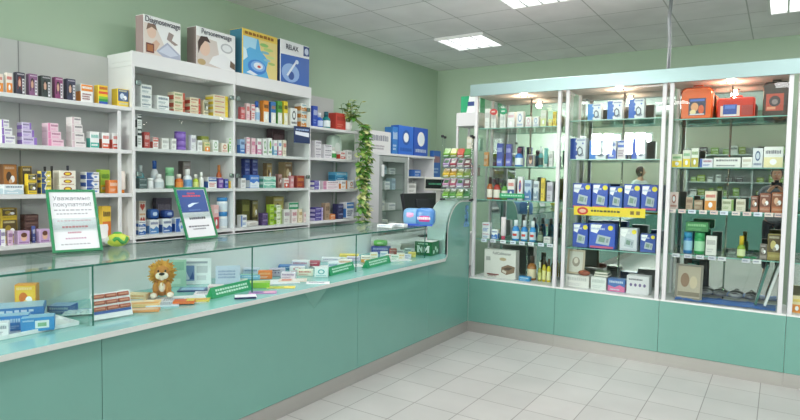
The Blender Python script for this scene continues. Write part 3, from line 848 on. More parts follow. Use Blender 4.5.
shelf_goods('x', XF, Z2[1], "tall unit's first bay, second shelf, behind", [
    (199, 209, 136, 'olive carton', 'text', ['#8f9a3a', WH, WH], {'back': .1}),
], group='boxes behind the tall unit glass')
shelf_goods('x', XF, Z2[2], S2 + 'third shelf', [
    (136, 147.5, [183, 178], 'dark teal flat box', 'text', ['#4a5f60', '#c9d6d6', '#8aa0a0']),
    (148, 155, 178, 'white lidded jar', 'jar', ['#eceef0', '#f7f7f7']),
    (156, 166, 174, 'broad white bottle', 'bottle', ['#eef0f2', '#f5f5f5', '#cfd8dc']),
    (167.5, 176, 167.5, 'green canister with pale cap', 'jar', ['#5f9f72', '#8fd09a', '#cfe0d0']),
    (177, 185, 174, 'orange bottle', 'bottle', ['#d9722c', '#efe6da', '#e88f3c']),
    (185.5, 194, 169, 'white bottle with blue label', 'bottle', ['#e6ecf2', '#f2f2f2', '#6fa0cf']),
    (194.5, 200, 174, 'lime bottle', 'bottle', ['#b9c93a', '#e8e8e0', '#dfe48a']),
    (200.3, 205, 172, 'slim white bottle', 'bottle', ['#ededed', '#f5f5f5']),
    (205.3, 217, 177, 'white and blue box', 'topband', [WH, '#3a64b0', RD, WH]),
    (217.3, 223.5, 178, 'purple box', 'text', ['#7a4fae', WH, WH]),
    (223.8, 228.5, 179, 'blue violet box', 'text', ['#3f4fae', WH, WH]),
    (229, 234, 181, 'small yellow box', 'text', [YL, RD, RD]),
], group='goods on the third shelf of the first bay')
shelf_goods('x', XF, Z2[2], "tall unit's first bay, third shelf, behind", [
    (138, 146, 165, 'teal bottle', 'bottle', ['#5f9aa0', '#d0d8d8'], {'back': .12}),
    (152.5, 160, 160.5, 'white bottle with blue cap', 'bottle', ['#e8eaee', '#2f62b8', '#dfe6ee'], {'back': .12}),
    (180, 191, 161, 'dark brown and white box', 'photo', ['#5a4f4a', '#8f8580', '#3a302c'], {'back': .12}),
    (217.5, 226.5, 165, 'orange bottle with cream label', 'bottle', ['#c9632f', '#d98a4a', '#efd9c0'], {'back': .1}),
], group='goods on the third shelf of the first bay')
shelf_goods('x', XF, Z2[3], S2 + 'fourth shelf', [
    (136, 146, [227, 221], 'blue and white box', 'wave', [WH, '#2f66b8', '#2a3f7a']),
    (146.5, 159, 220, 'white pack with blue wave', 'wave', [WH, '#4a86c8', '#2a3f7a']),
    (159.5, 172, 219, 'white pack with navy wave', 'wave', ['#eef2f6', '#3a66b0', '#2a3f7a']),
    (172.5, 184, 218, 'blue carton', 'swoosh', ['#dfe8f2', '#2f5fb8', '#6a9ad8']),
    (212, 219, 205, 'pink and red carton', 'split', ['#e3b3b3', '#c03f4a', WH]),
    (219.5, 232, [212, 196], 'white jar with blue lid', 'jar', ['#eef2f5', '#3f8fd0', '#d5e3ee']),
], group='goods on the fourth shelf of the first bay')
shelf_goods('x', XF, Z2[3], "tall unit's first bay, fourth shelf, behind", [
    (136.5, 146, [212, 201], 'white-orange carton', 'heart', ['#efe5d8', '#c8432f', '#d98a3a'], {'back': .12}),
    (147, 160, [219, 209], 'blue soft pack', 'pack', ['#2f5fa8', '#cfe0f2'], {'back': .11}),
    (161, 175, [218, 210], 'navy soft pack', 'pack', ['#2f4f98', '#a8c0e8'], {'back': .11}),
    (154, 172, 194.5, 'dark aubergine carton', 'text', ['#4a3f4f', '#9a8f9f', '#8a7f8f'], {'back': .2, 'ratio': .3}),
], group='goods on the fourth shelf of the first bay')

# ------------------------------------------------------------------ tall unit, second bay
S4 = "tall unit's second bay, "
shelf_goods('x', XF, Z2[0], S4 + 'top shelf', [
    (239.5, 245, 107, 'red-pink carton', 'text', ['#d9656a', WH, WH]),
    (245.3, 250, 103, 'pale pink carton', 'text', ['#f0d3d4', RD, PK]),
    (250.3, 255.2, 104, 'white-pink carton', 'topband', ['#f5e6e6', '#e08a8f', RD, WH]),
    (255.7, 261.5, 101, 'white bottle with blue cap', 'bottle', ['#eceff2', '#2f62b8', '#9fc0e0']),
    (261.8, 269, 100.5, 'orange and white carton', 'split', [OR, '#f3ede4', '#2a2a2a']),
    (269.4, 276, 101.7, 'blue carton with orange top', 'split', ['#2f6fb8', '#f0ece6', OR]),
    (276.3, 282.4, 101, 'green and black carton', 'split', ['#4f9a3a', '#eceae0', '#1f2a1f']),
    (282.6, 288, 101, 'yellow and black carton', 'split', [YL, '#f0ead0', '#24221c']),
    (288.3, 297.5, 108, 'white box with black print', 'logo', ['#f0efef', '#33333a', WH]),
    (298.5, 309, [118, 111, 103.5], 'white box with colour stripe', 'wave', ['#ecebe6', '#d98a3a', '#3a86b0']),
], group='boxes behind the tall unit glass')
shelf_goods('x', XF, Z2[1], S4 + 'second shelf', [
    (238.6, 245, 139, 'light blue carton', 'band', ['#9fc0e6', BL, NV]),
    (245.3, 250, 137, 'pale pink slim carton', 'topband', ['#f3e3e6', '#e8a3b3', PK, WH]),
    (250.3, 255.6, 138, 'blush carton', 'text', ['#f1cfd8', '#c84a7a', PK]),
    (256, 261.6, 138.5, 'pink-banded white carton', 'band', [WH, PK, '#b03a6a']),
    (262, 267, 138.5, 'white carton with green dots', 'logo', [WH, '#4a9a3a', WH]),
    (267.3, 272.3, 138, 'second green-dotted carton', 'logo', [WH, '#3f8f3a', LI]),
    (272.8, 277.3, 140, 'white carton with blue foot', 'band', [WH, '#6fb0d8', PK]),
    (277.5, 281.8, 140, 'white carton with pink foot', 'band', [WH, '#e88fb0', BL]),
    (282, 286.5, 140, 'cream carton', 'text', ['#efe8d6', RD, '#9a8a6a']),
], group='boxes behind the tall unit glass')
shelf_goods('x', XF, Z2[1], "tall unit's second bay, second shelf, behind", [
    (270, 285, 128, 'dark maroon carton', 'text', ['#4a3038', '#8a6a6f', '#7a5a60'], {'back': .16, 'ratio': .4}),
], group='boxes behind the tall unit glass')
shelf_goods('x', XF, Z2[2], S4 + 'third shelf', [
    (239.5, 246, 178, 'small white box', 'text', ['#efefef', '#8a8a8a', '#b0b0b0']),
    (246.5, 259.5, 175, 'blue box with white label', 'wave', ['#3f76cf', '#e4ecf6', WH]),
    (260, 276, [182, 176.5], 'mint and white box', 'wave', ['#d9efe6', '#5fb8a0', TE]),
    (277, 282, 174, 'brown patterned carton', 'photo', ['#8a5f5a', '#a88078', '#4a2f2a']),
    (282.3, 289, 178, 'red and white box', 'split', ['#efe6e2', '#c8432f', RD]),
    (289.5, 294, 176, 'pink slim box', 'text', ['#d98f98', WH, WH]),
    (294.3, 304.5, 175.5, 'maroon box with orange print', 'text', ['#9a3a30', '#e0a050', OR]),
], group='boxes behind the tall unit glass')
shelf_goods('x', XF, Z2[2], "tall unit's second bay, third shelf, behind", [
    (243, 250, [175, 167, 158.5], 'navy box', 'text', ['#33438f', '#c0c8e8', '#8a98d0'], {'back': .12}),
    (250.5, 258, [175, 167, 158.5], 'indigo box', 'text', ['#3a3f86', '#c0c8e8', '#8a98d0'], {'back': .12}),
    (265, 272, 163, 'brown and gold carton', 'photo', ['#8f7350', '#b89a62', '#5a4630'], {'back': .13}),
    (282, 292.5, 162, 'gold and cream carton', 'photo', ['#b39a72', '#8a6f4a', '#d9c9a0'], {'back': .13}),
], group='boxes behind the tall unit glass')
shelf_goods('x', XF, Z2[3], S4 + 'fourth shelf', [
    (239, 247, 215, 'white and blue box', 'sideband', [WH, BL, NV]),
    (242, 260, 221, 'crumpled white soft pack', 'pack', ['#e3dfdc', '#cfc6c0']),
    (260.5, 268, [218, 213], 'dark purple box', 'text', ['#4f3a70', '#b8a8d0', '#8f7fb0']),
    (268.3, 274.5, [217.5, 211, 204.5], 'lime box', 'text', ['#a6cc38', '#3f6a1f', WH]),
    (275, 281.5, [217, 211, 205], 'white and lime box', 'endband', ['#edf2dc', '#a6cc38', '#5a7a2a']),
    (282, 290, 209.5, 'white and grey carton', 'text', ['#e8e6e3', '#8a6a80', '#b0a0a8']),
    (290.3, 297.3, 209.5, 'white and rose carton', 'text', ['#efe4e4', '#b04a5a', '#c08a90']),
    (297.6, 302.5, 209, 'cream slim carton', 'text', ['#efe3c8', '#a87a3a', '#c0a070']),
    (303, 308, 212, 'pale pink small box', 'text', ['#f0dede', '#c07a8a', '#d0a0a8']),
], group='boxes behind the tall unit glass')
shelf_goods('x', XF, Z2[3], "tall unit's second bay, fourth shelf, behind", [
    (239, 250, 199.5, 'olive black carton', 'text', ['#5a5a26', '#a8a85a', '#8a8a4a'], {'back': .13}),
    (250.3, 258, 200, 'dark olive carton with picture', 'photo', ['#4a4630', '#8a7f4a', '#c0b070'], {'back': .13}),
    (270, 284, 196.5, 'olive gold carton', 'photo', ['#8a8040', '#b8a860', '#5a5428'], {'back': .13}),
    (285.5, 302, 202, 'white box with green lid band', 'topband', ['#e6ebe4', '#2f9a6a', GR, WH], {'back': .1}),
], group='boxes behind the tall unit glass')

# ------------------------------------------------------------------ low end unit
S3 = "end unit's "
shelf_goods('x', XF, Z3[0], S3 + 'top shelf', [
    (311.5, 318, 105.7, 'tall royal blue pack', 'text', ['#2446b0', WH, '#9ab0e8']),
    (318.3, 325, 112.5, 'blue bottle', 'bottle', ['#2f62c8', '#e8ecf2', '#bcd0f0']),
    (325.3, 333, 111.5, 'teal bottle with white label', 'bottle', ['#2a8a8a', '#1f5f6a', '#e6f0f0']),
    (333.5, 346, 113, 'red square case', 'text', ['#c23a2e', '#8f2a22', '#e08a78']),
], group='goods on the end shelving')
shelf_goods('x', XF, Z3[1], S3 + 'second shelf', [
    (313, 321.5, [153, 147, 140.5], 'grey-white box', 'text', ['#dcdbe0', '#6a6478', '#8a8698']),
    (321.8, 332, [153.5, 149, 144.5], 'white box with dark print', 'text', ['#e6e6ea', '#4a4a5a', '#8a8698']),
    (333, 338, 147, 'white bottle with green label', 'bottle', ['#e9efe6', '#e8e8e0', '#3f9a4a']),
    (339, 345.5, 151, 'white and red carton', 'band', ['#f0ecea', '#c8432f', RD]),
    (346, 352, 150, 'white small carton', 'text', ['#efefef', '#8a8a8a', '#b0b0b0']),
], group='goods on the end shelving')
shelf_goods('x', XF, Z3[1], "end unit's second shelf, behind", [
    (330, 343, 134, 'pale mint soft pack', 'pack', ['#cfe6d8', '#e6f2ea'], {'back': .12}),
], group='goods on the end shelving')
shelf_goods('x', XF, Z3[2], S3 + 'third shelf', [
    (312.6, 320, [185, 180.5], 'violet box', 'endband', ['#5a4fa8', WH, WH]),
    (320.3, 339, [186, 181], 'long white and rose box', 'sideband', ['#efe6ea', '#c88aa8', '#8a6a80']),
    (339.3, 347, 180, 'white box with orange end', 'endband', [WH, OR, '#8a8a8a']),
    (347.3, 354, 180.5, 'white box with orange dot', 'logo', [WH, '#d9722c', WH]),
], group='goods on the end shelving')
shelf_goods('x', XF, Z3[2], "end unit's third shelf, behind", [
    (333, 347.5, [180, 172], 'sky blue box', 'wave', ['#5fb8e0', '#2f86b8', WH], {'back': .1}),
], group='goods on the end shelving')
shelf_goods('x', XF, Z3[3], S3 + 'fourth shelf', [
    (312.6, 323, [216, 212, 207.5], 'dark violet box', 'endband', ['#4a4296', '#c8c0e8', WH]),
    (324, 330, 203, 'tan carton', 'text', ['#a89078', '#5a4a3a', '#7a6a5a']),
    (328.5, 335.5, 214, 'orange small box', 'text', ['#d9803c', WH, WH]),
    (336, 343.5, [212, 204], 'navy box', 'text', ['#2a2f5a', '#a8b0d8', '#7a80a8']),
    (344, 354, 202, 'white carton with blue top', 'topband', ['#e6eaf0', '#3f86d8', NV, WH]),
], group='goods on the end shelving')
# ------------------------------------------------------------------ big cartons on top of the tall unit
def big_carton(x0, x1, ytop, dep, look, rot=0.0, base='#eef0f0', side='#5a3f3f'):
    fr = XF - .035
    a, b = at(x0, ytop, 0, fr), at(x1, ytop + (x1 - x0) * .15, 0, fr)
    w = b.y - a.y; h = (a.z + b.z) / 2 - 2.298
    c = (a.y + b.y) / 2
    mb = MB().box(-w / 2, w / 2, 0, dep, 0, h, M(base, .4), .004)
    sd = [(-w / 2 - .0005, .004, .006), (-w / 2 - .0005, dep - .004, .006), (-w / 2 - .0005, dep - .004, h - .006), (-w / 2 - .0005, .004, h - .006)]
    mb.face(sd[::-1], M(side, .45))
    o = mb.build('scale_box', None, (fr - .0, c, 2.298), PI / 2 + rot)
    tag(o, look, 'box', 'big cartons on the tall unit')
    def deco(pts, col, k):
        mb2.face([(u * w - w / 2, -.0006 * k, v * h) for u, v in pts], M(col, .4))
    mb2 = MB()
    return o, w, h, deco, mb2
def ell(cu, cv, ru, rv, n=18, a0=0): return [(cu + ru * math.cos(2 * PI * i / n + a0), cv + rv * math.sin(2 * PI * i / n + a0)) for i in range(n)]
SK, SK2, HAIR = '#dfc0ac', '#d2ad98', '#7a5f4c'
o, w, h, deco, mb2 = big_carton(143, 181.5, 16, .10, 'white and beige bathroom scale carton standing at the tall unit post end', .05, '#eceeee', '#a08a8a')
deco([(0, .0), (.7, 0), (.3, .78), (0, .8)], '#dcd2ca', 1)
deco(ell(.2, .6, .12, .17), SK, 2); deco([(.06, .62), (.1, .8), (.3, .8), (.34, .66), (.2, .72)], HAIR, 3); deco([(.1, .2), (.32, .42), (.42, .34), (.3, .12)], SK2, 3)
deco([(.32, .14), (.62, .42), (.98, .16), (.98, .02), (.5, .02)], '#a8b0c6', 2); deco([(.38, .14), (.62, .36), (.92, .14), (.7, .06)], '#c8cfe0', 3)
deco([(.66, .7), (.8, .66), (.74, .5), (.92, .42), (.82, .38), (.6, .5)], '#9a8a86', 3); deco([(.05, .06), (.26, .06), (.26, .3), (.05, .3)], '#6a3020', 4); deco([(.08, .1), (.23, .1), (.23, .26), (.08, .26)], '#a8652f', 5)
mb2.build('front_print', o); lettering(o, 'Diagnosewaage', (0, -.004, h * .89), (PI / 2, 0, 0), h * .2, M('#4a4a58'), sx=.86, bold=.0004)
o, w, h, deco, mb2 = big_carton(196, 236, 28, .12, 'white bathroom scale carton with a smiling woman on it', .03, '#eceeee', '#8a7a78')
deco([(0, .0), (.62, 0), (.5, .72), (0, .76)], '#d2c8c2', 1); deco(ell(.2, .47, .13, .2), SK, 2); deco([(.04, .3), (.03, .6), (.1, .76), (.26, .78), (.34, .64), (.2, .66), (.1, .5)], '#3f2c24', 3)
deco([(.4, .3), (.66, .44), (.98, .24), (.98, .08), (.6, .03), (.3, .1)], '#e6e8ea', 3); deco(ell(.76, .6, .16, .13), '#b9bcc0', 2); deco(ell(.76, .6, .12, .09), '#e3e6e8', 3)
deco([(.86, .3), (.98, .22), (.98, .06), (.84, .12)], '#6a5a4a', 4); deco(ell(.12, .1, .1, .08), '#b8a070', 4)
mb2.build('front_print', o); lettering(o, 'Personenwaage', (0, -.004, h * .89), (PI / 2, 0, 0), h * .19, M('#4a4a58'), sx=.86, bold=.0004)
o, w, h, deco, mb2 = big_carton(242, 278, 30, .16, 'big blue and yellow massager carton between the scale and navy cartons', .02, '#e8c85a', '#3f7a94')
deco([(.02, .02), (.98, .02), (.98, .84), (.02, .84)], '#e3d28a', 1); deco([(.02, .02), (.74, .02), (.66, .2), (.72, .42), (.5, .6), (.44, .84), (.02, .84)], '#5aaee0', 2)
deco([(.02, .5), (.2, .62), (.36, .6), (.4, .84), (.02, .84)], '#a9d8f0', 3); deco([(.02, .3), (.14, .4), (.1, .56), (.02, .6)], '#d4ecf8', 4)
for k, (u, v, ru, rv, c) in enumerate(((.6, .74, .12, .04, '#8fc070'), (.72, .66, .14, .035, '#b8d080'), (.62, .58, .12, .03, '#7ab8c8'), (.78, .5, .12, .03, '#c8d890'), (.68, .42, .1, .03, '#8ac0d8'), (.82, .36, .1, .03, '#a8c070'))): deco(ell(u, v, ru, rv), c, 5)
deco(ell(.4, .22, .26, .16), '#3a7fd0', 6); deco(ell(.42, .24, .2, .115), '#7fb0e6', 7); deco(ell(.43, .25, .13, .075), '#dfe9f4', 8); deco(ell(.45, .235, .05, .028), '#c84a4a', 9); deco([(.1, .06), (.3, .02), (.42, .05), (.2, .12)], '#dfeaf4', 9)
mb2.build('front_print', o)
g = MB(); glyphs(g, -.44 * w, h * .86, .4 * w, h * .96, M('#9a6a2a'), lambda u, v: (u, -.004, v), 1, 5); g.build('lettering', o)
o, w, h, deco, mb2 = big_carton(280, 310, 40.5, .10, 'navy and white massager carton, smallest of the big cartons on the tall unit', .03, '#e9ebee', '#2a3f6a')
deco([(.01, .01), (.99, .01), (.99, .7), (.01, .66)], '#2f62b4', 1); deco(ell(.34, .26, .3, .22), '#8fb0e0', 2); deco(ell(.36, .2, .1, .1), '#2a4f9a', 3); deco([(.2, .2), (.5, .56), (.54, .53), (.25, .17)], '#dfe8f4', 4); deco(ell(.55, .55, .06, .05), '#cfe0f4', 4)
deco([(.78, .74), (.99, .76), (.99, .98), (.78, .98)], '#2f4a86', 2); deco(ell(.89, .86, .07, .08), '#c8d4ea', 3)
mb2.build('front_print', o); lettering(o, 'RELAX', (-w * .12, -.004, h * .85), (PI / 2, 0, 0), h * .16, M('#2a2f4a'), sx=.9, bold=.001)

# hanging blue card on the second bay
a = at(295, 125.7, 0, XF + .03); b = at(309, 128, 0, XF + .03); c_ = at(300, 143, 0, XF + .03)
w = b.y - a.y; h = a.z - c_.z
mb = MB().box(-w / 2, w / 2, -.002, .002, -h, 0, M('#24365f', .35), .001)
mb.face([(-w * .42, -.0028, -h * .3), (w * .42, -.0028, -h * .36), (w * .42, -.0028, -h * .62), (-w * .42, -.0028, -h * .5)], M('#dfe4ee'))
glyphs(mb, -w * .38, -h * .1, w * .4, -h * .26, M('#9ab0d8'), lambda u, v: (u, -.003, v), 1, 3)
o = mb.build('shelf_card', None, (XF + .03, (a.y + b.y) / 2, a.z), PI / 2 - .15)
tag(o, 'navy card with white swoosh hanging on the second glass-door bay', 'card')

# ------------------------------------------------------------------ on and in the fridge cabinet
TF = 1.7026
def fbox(x0, x1, ytop, look, kind, cols, dep=.16, zb=TF, fr=FX - .03, yb=None):
    a, b = at(x0, (ytop + 150) / 2, 0, fr), at(x1, (ytop + 150) / 2, 0, fr)
    zt = at((x0 + x1) / 2, ytop, 0, fr).z
    SEED[0] += 1
    nm, mb, parts = good(kind, b.y - a.y - .004, dep, zt - zb, cols, SEED[0])
    return finish(nm, mb, parts, (fr - dep / 2, (a.y + b.y) / 2, zb), PI / 2, look, CATS.get(nm, 'box'), None)
fbox(368, 391, 131, 'white carton with grey print on top of the fridge cabinet', 'text', ['#dedee0', '#6a6f80', '#8a8090'], .2)
fbox(392.5, 398, 127, 'slim blue pack between the white carton and blue packs on the fridge', 'text', ['#2f78c8', WH, WH], .12)
o = fbox(398.5, 413.5, 126, 'light blue sanitary pack with white oval on the fridge cabinet', 'logo', ['#2f6ad0', '#1f4fa8', WH], .12)
fbox(414, 428, 128, 'royal blue sanitary pack with white oval, second on the fridge cabinet', 'logo', ['#2450b8', WH, '#e8eef8'], .12)
# blue packet on the wall side, further back
a = at(434, 150, 0, -1.55); b = at(440, 168, 0, -1.55)
MB_ = MB(); carton(MB_, .2, .06, a.z - 1.43, '#2f62b0', 'text', ['#e07a3a', '#cfe0f4'], 77)
o = MB_.build('medicine_box', None, (-1.66, 2.22, 1.4306), PI / 2); tag(o, 'slim blue carton standing just past the end of the fridge cabinet', 'box')
k = MB().box(-.15, .15, -.1, .1, -1.43, 0, SHELFW, .003).build('low_pedestal', None, (-1.75, 2.24, 1.43)); tag(k, 'narrow white pedestal against the wall past the fridge cabinet', 'pedestal')
for i, (z, items) in enumerate(((1.26, [(.90, .16, .12, '#dfe6ea'), (1.08, .14, .1, '#eef0f0'), (1.24, .1, .14, '#b9cfe0')]), (1.0, [(.92, .2, .12, '#e9e6df'), (1.16, .2, .09, '#f1f1f1')]), (.75, [(.95, .25, .14, '#e3e0da'), (1.2, .18, .1, '#f0eeea')]), (1.45, [(.95, .2, .1, '#c9dcea'), (1.18, .16, .08, '#eef0f2')]))):
    for j, (y, w, h, colr) in enumerate(items):
        mb = MB(); carton(mb, w * .8, .1, h, colr, 'text', ['#7a8aa0', '#9aa8b8'], 60 + i * 5 + j)
        o = mb.build('medicine_box', None, (FX - .17, y + w / 2, z + .0005), PI / 2)
        tag(o, 'pale carton, %s along the fridge\'s %s glass shelf' % (ORD[j], ['third', 'second', 'lowest', 'highest'][i]), 'box', 'cartons in the fridge')
mb = MB(); carton(mb, .16, .1, .09, '#3a6fc0', 'text', [WH, WH], 90); o = mb.build('medicine_box', None, (FX - .12, 1.78, 1.4306), PI / 2); tag(o, 'small blue box inside the open white cupboard compartment', 'box')
mb = MB(); carton(mb, .2, .14, .13, '#e6e6e4', 'text', ['#8a8a8a', '#a0a0a0'], 91); o = mb.build('medicine_box', None, (FX - .12, 1.62, 1.2106), PI / 2); tag(o, 'white carton in the cupboard compartment below the small blue box', 'box')

# work desk behind the counter with the dark screen and the receipt printer
t = empty('work_desk', (-1.05, .75, 0), 0, 'low white work desk behind the counter carrying the dark screen', 'desk')
MB().box(-.3, .3, -.75, .95, .73, .76, SHELFW, .002).build('desk_top', t)
for y in (-.74, .93): MB().box(-.28, .28, y, y + .02, 0, .7295, SHELFW).build('leg_panel', t)
MB().box(.25, .27, -.719, .929, .35, .729, SHELFW).build('modesty_panel', t)
a, b = at(404, 215, 0, -.9), at(446, 193, 0, -.9)
t = empty('computer_monitor', (-.90, .80, .7605), 0, 'dark flat computer monitor seen behind the glass counter', 'monitor')
MB().lathe([(.13, 0), (.13, .01), (.02, .02), (.02, .2)], BLACK, 20).build('stand', t)
sc = MB(); sc.box(-.02, .02, -.43, .43, .16, .49, M('#22252a', .35), .006); sc.box(.0202, .03, -.2, .2, .22, .42, M('#2b2f35', .5), .004)
for k in range(6): sc.box(.0302, .0312, -.16, .16, .25 + k * .025, .256 + k * .025, BLACK)
sc.build('screen_housing', t, (0, 0, 0), 0, (0, math.radians(-12), 0))
a = at(424, 190, 1, .9); b = at(449, 179, 1, .9)
t = empty('receipt_printer', ((a.x + b.x) / 2, .95, 1.27), 0, 'beige till display box with a dark green screen above the monitor', 'till')
w = b.x - a.x; hh = .15
pm = MB().box(-w / 2, w / 2, -.05, .12, 0, hh, M('#cfd0c8', .5), .008); pm.build('housing', t)
MB().box(-w * .44, w * .42, -.054, -.0505, hh * .16, hh * .86, M('#142421', .2), .001).build('display_window', t)
MB().box(-.03, .03, .0, .06, -.5095, -.0005, M('#bfc0ba')).build('pole', t)
g = MB(); glyphs(g, -w * .3, hh * .4, w * .2, hh * .6, M('#3f8a6a'), lambda u, v: (u, -.0545, v), 1, 9); g.build('digits', t)

# ------------------------------------------------------------------ trailing plant at the end of the shelving
t = empty('trailing_plant', (XF + .03, .28, 1.918), 0, 'green ivy trailing from the top of the end shelving down beside the fridge', 'plant')
pot = MB().lathe([(.045, 0), (.06, .02), (.07, .09), (.066, .09), (.06, .08)], M('#e8e8e4', .4), 18); pot.build('pot', t, (-.1, .0, 0))
rg = random.Random(11)
LEAF = [M('#5f9a42', .4), M('#86b256', .4), M('#b4c870', .4), M('#4a7f38', .4), M('#d2d694', .4)]
def leaf(mb, p, d, size, m):
    d = d.normalized(); sidev = d.cross(Vector((rg.uniform(-.4, .4), rg.uniform(-.4, .4), 1))).normalized(); nrm = sidev.cross(d)
    P = [p, p + d * size * .35 + sidev * size * .32 - nrm * size * .05, p + d * size * .7 + sidev * size * .22 - nrm * size * .08, p + d * size - nrm * size * .22, p + d * size * .7 - sidev * size * .22 - nrm * size * .08, p + d * size * .35 - sidev * size * .32 - nrm * size * .05, p + d * size * .4 + nrm * size * .05]
    mb.mesh(P, [(0, 1, 6), (1, 2, 6), (2, 3, 6), (3, 4, 6), (4, 5, 6), (5, 0, 6)], m)
fol = MB(); stm = MB()
for s_i in range(5):
    pts = []; x, y = -.1 + rg.uniform(-.02, .02), rg.uniform(-.03, .03)
    L = [1.02, .95, .75, .55, .85][s_i]
    pts.append((x, y, .08)); pts.append((x + .06, y + .02, .16)); pts.append((.075, y + .05 * s_i / 4 + .05, .06))
    z = .06
    ph = rg.uniform(0, 6)
    while z > -L:
        z -= .05; pts.append((.08 + .02 * math.sin(z * 9 + ph) + rg.uniform(-.008, .008), .10 + .05 * math.sin(z * 5 + ph) + rg.uniform(-.01, .01) - .05 * (s_i % 2), z))
    stm.tube(pts, .0035, M('#6a7f3a', .6), 6)
    for p in pts[1:]:
        for q in range(4):
            a = rg.uniform(0, 2 * PI); v = Vector((abs(math.cos(a)) * .9, math.sin(a), rg.uniform(-.7, .25)))
            leaf(fol, Vector(p), v, rg.uniform(.065, .115), rg.choice(LEAF))
for q in range(16):
    a = rg.uniform(0, 2 * PI); p = Vector((-.07 + rg.uniform(-.03, .05), rg.uniform(-.06, .06), .1)); e = p + Vector((rg.uniform(-.02, .06), rg.uniform(-.08, .1), rg.uniform(.05, .24)))
    stm.tube([p, e], .003, M('#6a7f3a', .6), 5)
    for u in (.4, .7, 1.0):
        leaf(fol, p.lerp(e, u), Vector((math.cos(a) * .6 + .3, math.sin(a), .3)), rg.uniform(.05, .09), rg.choice(LEAF)); a += 1.9
stm.build('stem', t); fol.build('foliage', t)

# ------------------------------------------------------------------ on the glass counter top
TG = GT + .001
def sign_holder(px_l, px_r, lean, look, wdt, hgt):
    a, b = at(*px_l, 2, TG), at(*px_r, 2, TG)
    d = (b - a); ang = math.atan2(d.y, d.x); c = (a + b) / 2
    t = empty('sign_holder', (c.x, c.y, TG), ang, look, 'sign', 'green framed notices on the counter')
    base = MB().box(-wdt / 2 + .01, wdt / 2 - .01, -.05, .06, 0.0, .004, ACRYL); base.box(-wdt / 2 + .01, wdt / 2 - .01, .045, .049, .0045, hgt * .5, ACRYL); base.build('acrylic_stand', t)
    # tilted group parts share one rotation
    rot = (-lean, 0, 0)
    fr = MB(); b_ = .0115; GRN = M('#1d7f50', .35)
    for x0, x1, z0, z1 in ((-wdt / 2, wdt / 2, .004, .004 + b_), (-wdt / 2, wdt / 2, hgt - b_, hgt), (-wdt / 2, -wdt / 2 + b_, .004 + b_, hgt - b_), (wdt / 2 - b_, wdt / 2, .004 + b_, hgt - b_)):
        fr.box(x0, x1, -.006, .004, z0, z1, GRN)
    fr.build('frame', t, (0, 0, 0), 0, rot)
    pp = MB().box(-wdt / 2 + b_, wdt / 2 - b_, -.001, .002, .004 + b_, hgt - b_, M('#dfe0e4', .3)); po = pp.build('sheet', t, (0, 0, 0), 0, rot)
    return t, po, wdt, hgt
t, po, w, h = sign_holder((55, 254), (101, 251), math.radians(25), 'white notice in a green frame on the counter beside the green and yellow pack', .215, .325)
for i, (txt_, z, s, col) in enumerate((('Уважаемые', .86, .030, '#8a8a94'), ('покупатели!', .76, .030, '#8a8a94'))):
    lettering(po, txt_, (0, -.0016, h * z), (PI / 2, 0, 0), s, M(col), sx=.95)
g = MB()
for i, (z, wd, col, hh) in enumerate(((.67, .38, '#a6a6ae', .011), (.61, .34, '#a6a6ae', .010), (.5, .34, '#cfa0aa', .008), (.4, .26, '#cf7078', .015), (.31, .16, '#b88090', .013), (.22, .22, '#c09ab0', .013), (.13, .32, '#a6a6ae', .010))):
    glyphs(g, -w * wd, h * z - hh / 2, w * wd, h * z + hh / 2, M(col), lambda u, v: (u, -.0017, v), 1, 30 + i)
g.build('lettering', po)
t, po, w, h = sign_holder((186, 241), (219, 237.6), math.radians(21), 'green framed notice with blue upper half on the counter', .23, .325)
g0 = MB(); g0.face([(-w * .43, -.0014, h * .52), (w * .43, -.0014, h * .52), (w * .43, -.0014, h * .95), (-w * .43, -.0014, h * .95)], M('#2f4f8f', .3)); g0.build('printed_panel', po)
g = MB()
for i, (z, wd, col, hh) in enumerate(((.88, .14, '#c84a5a', .016), (.83, .3, '#c84a5a', .016), (.56, .2, '#5a7ab0', .01), (.4, .26, '#4a4a56', .022), (.25, .34, '#6a6a72', .014), (.2, .22, '#6a6a72', .012))):
    glyphs(g, -w * wd, h * z - hh / 2, w * wd, h * z + hh / 2, M(col), lambda u, v: (u, -.0019, v), 1, 50 + i)
g.build('lettering', po); g = MB()
g.face([(-w * .2, -.0018, h * .66), (-w * .05, -.0018, h * .70), (w * .18, -.0018, h * .70), (w * .02, -.0018, h * .675), (-w * .08, -.0018, h * .64), (-w * .14, -.0018, h * .62), (-w * .2, -.0018, h * .62)], M('#c9dcf0'))
g.build('printed_swoosh', po)
# rounded green and yellow pack
p = at(122, 247.4, 2, TG)
mb = MB()
mb.blob((0, 0, .036), (.054, .044, .036), M('#c3cf4a', .35), 22, 12)
o = mb.build('round_pack', None, (p.x - .04, p.y, TG), 1.2); tag(o, 'rounded green and yellow pack on the counter beside the first framed notice', 'pack')
d = MB()
for a0, cl in ((0, '#f2e04a'), (2.1, '#e8efe0'), (4.2, '#3f9a4a')):
    pts = [(.0495 * math.cos(a0 + k * .22), .0395 * math.sin(a0 + k * .22), .036 + .012 * math.sin(k * 1.1)) for k in range(8)]
    d.tube(pts, .010, M(cl, .35), 8)
d.build('printed_band', o)
mb = MB().blob((0, 0, .0), (.022, .017, .008), M('#3f9a4a'), 14, 8); mb.build('top_sticker', o, (0, 0, .071))
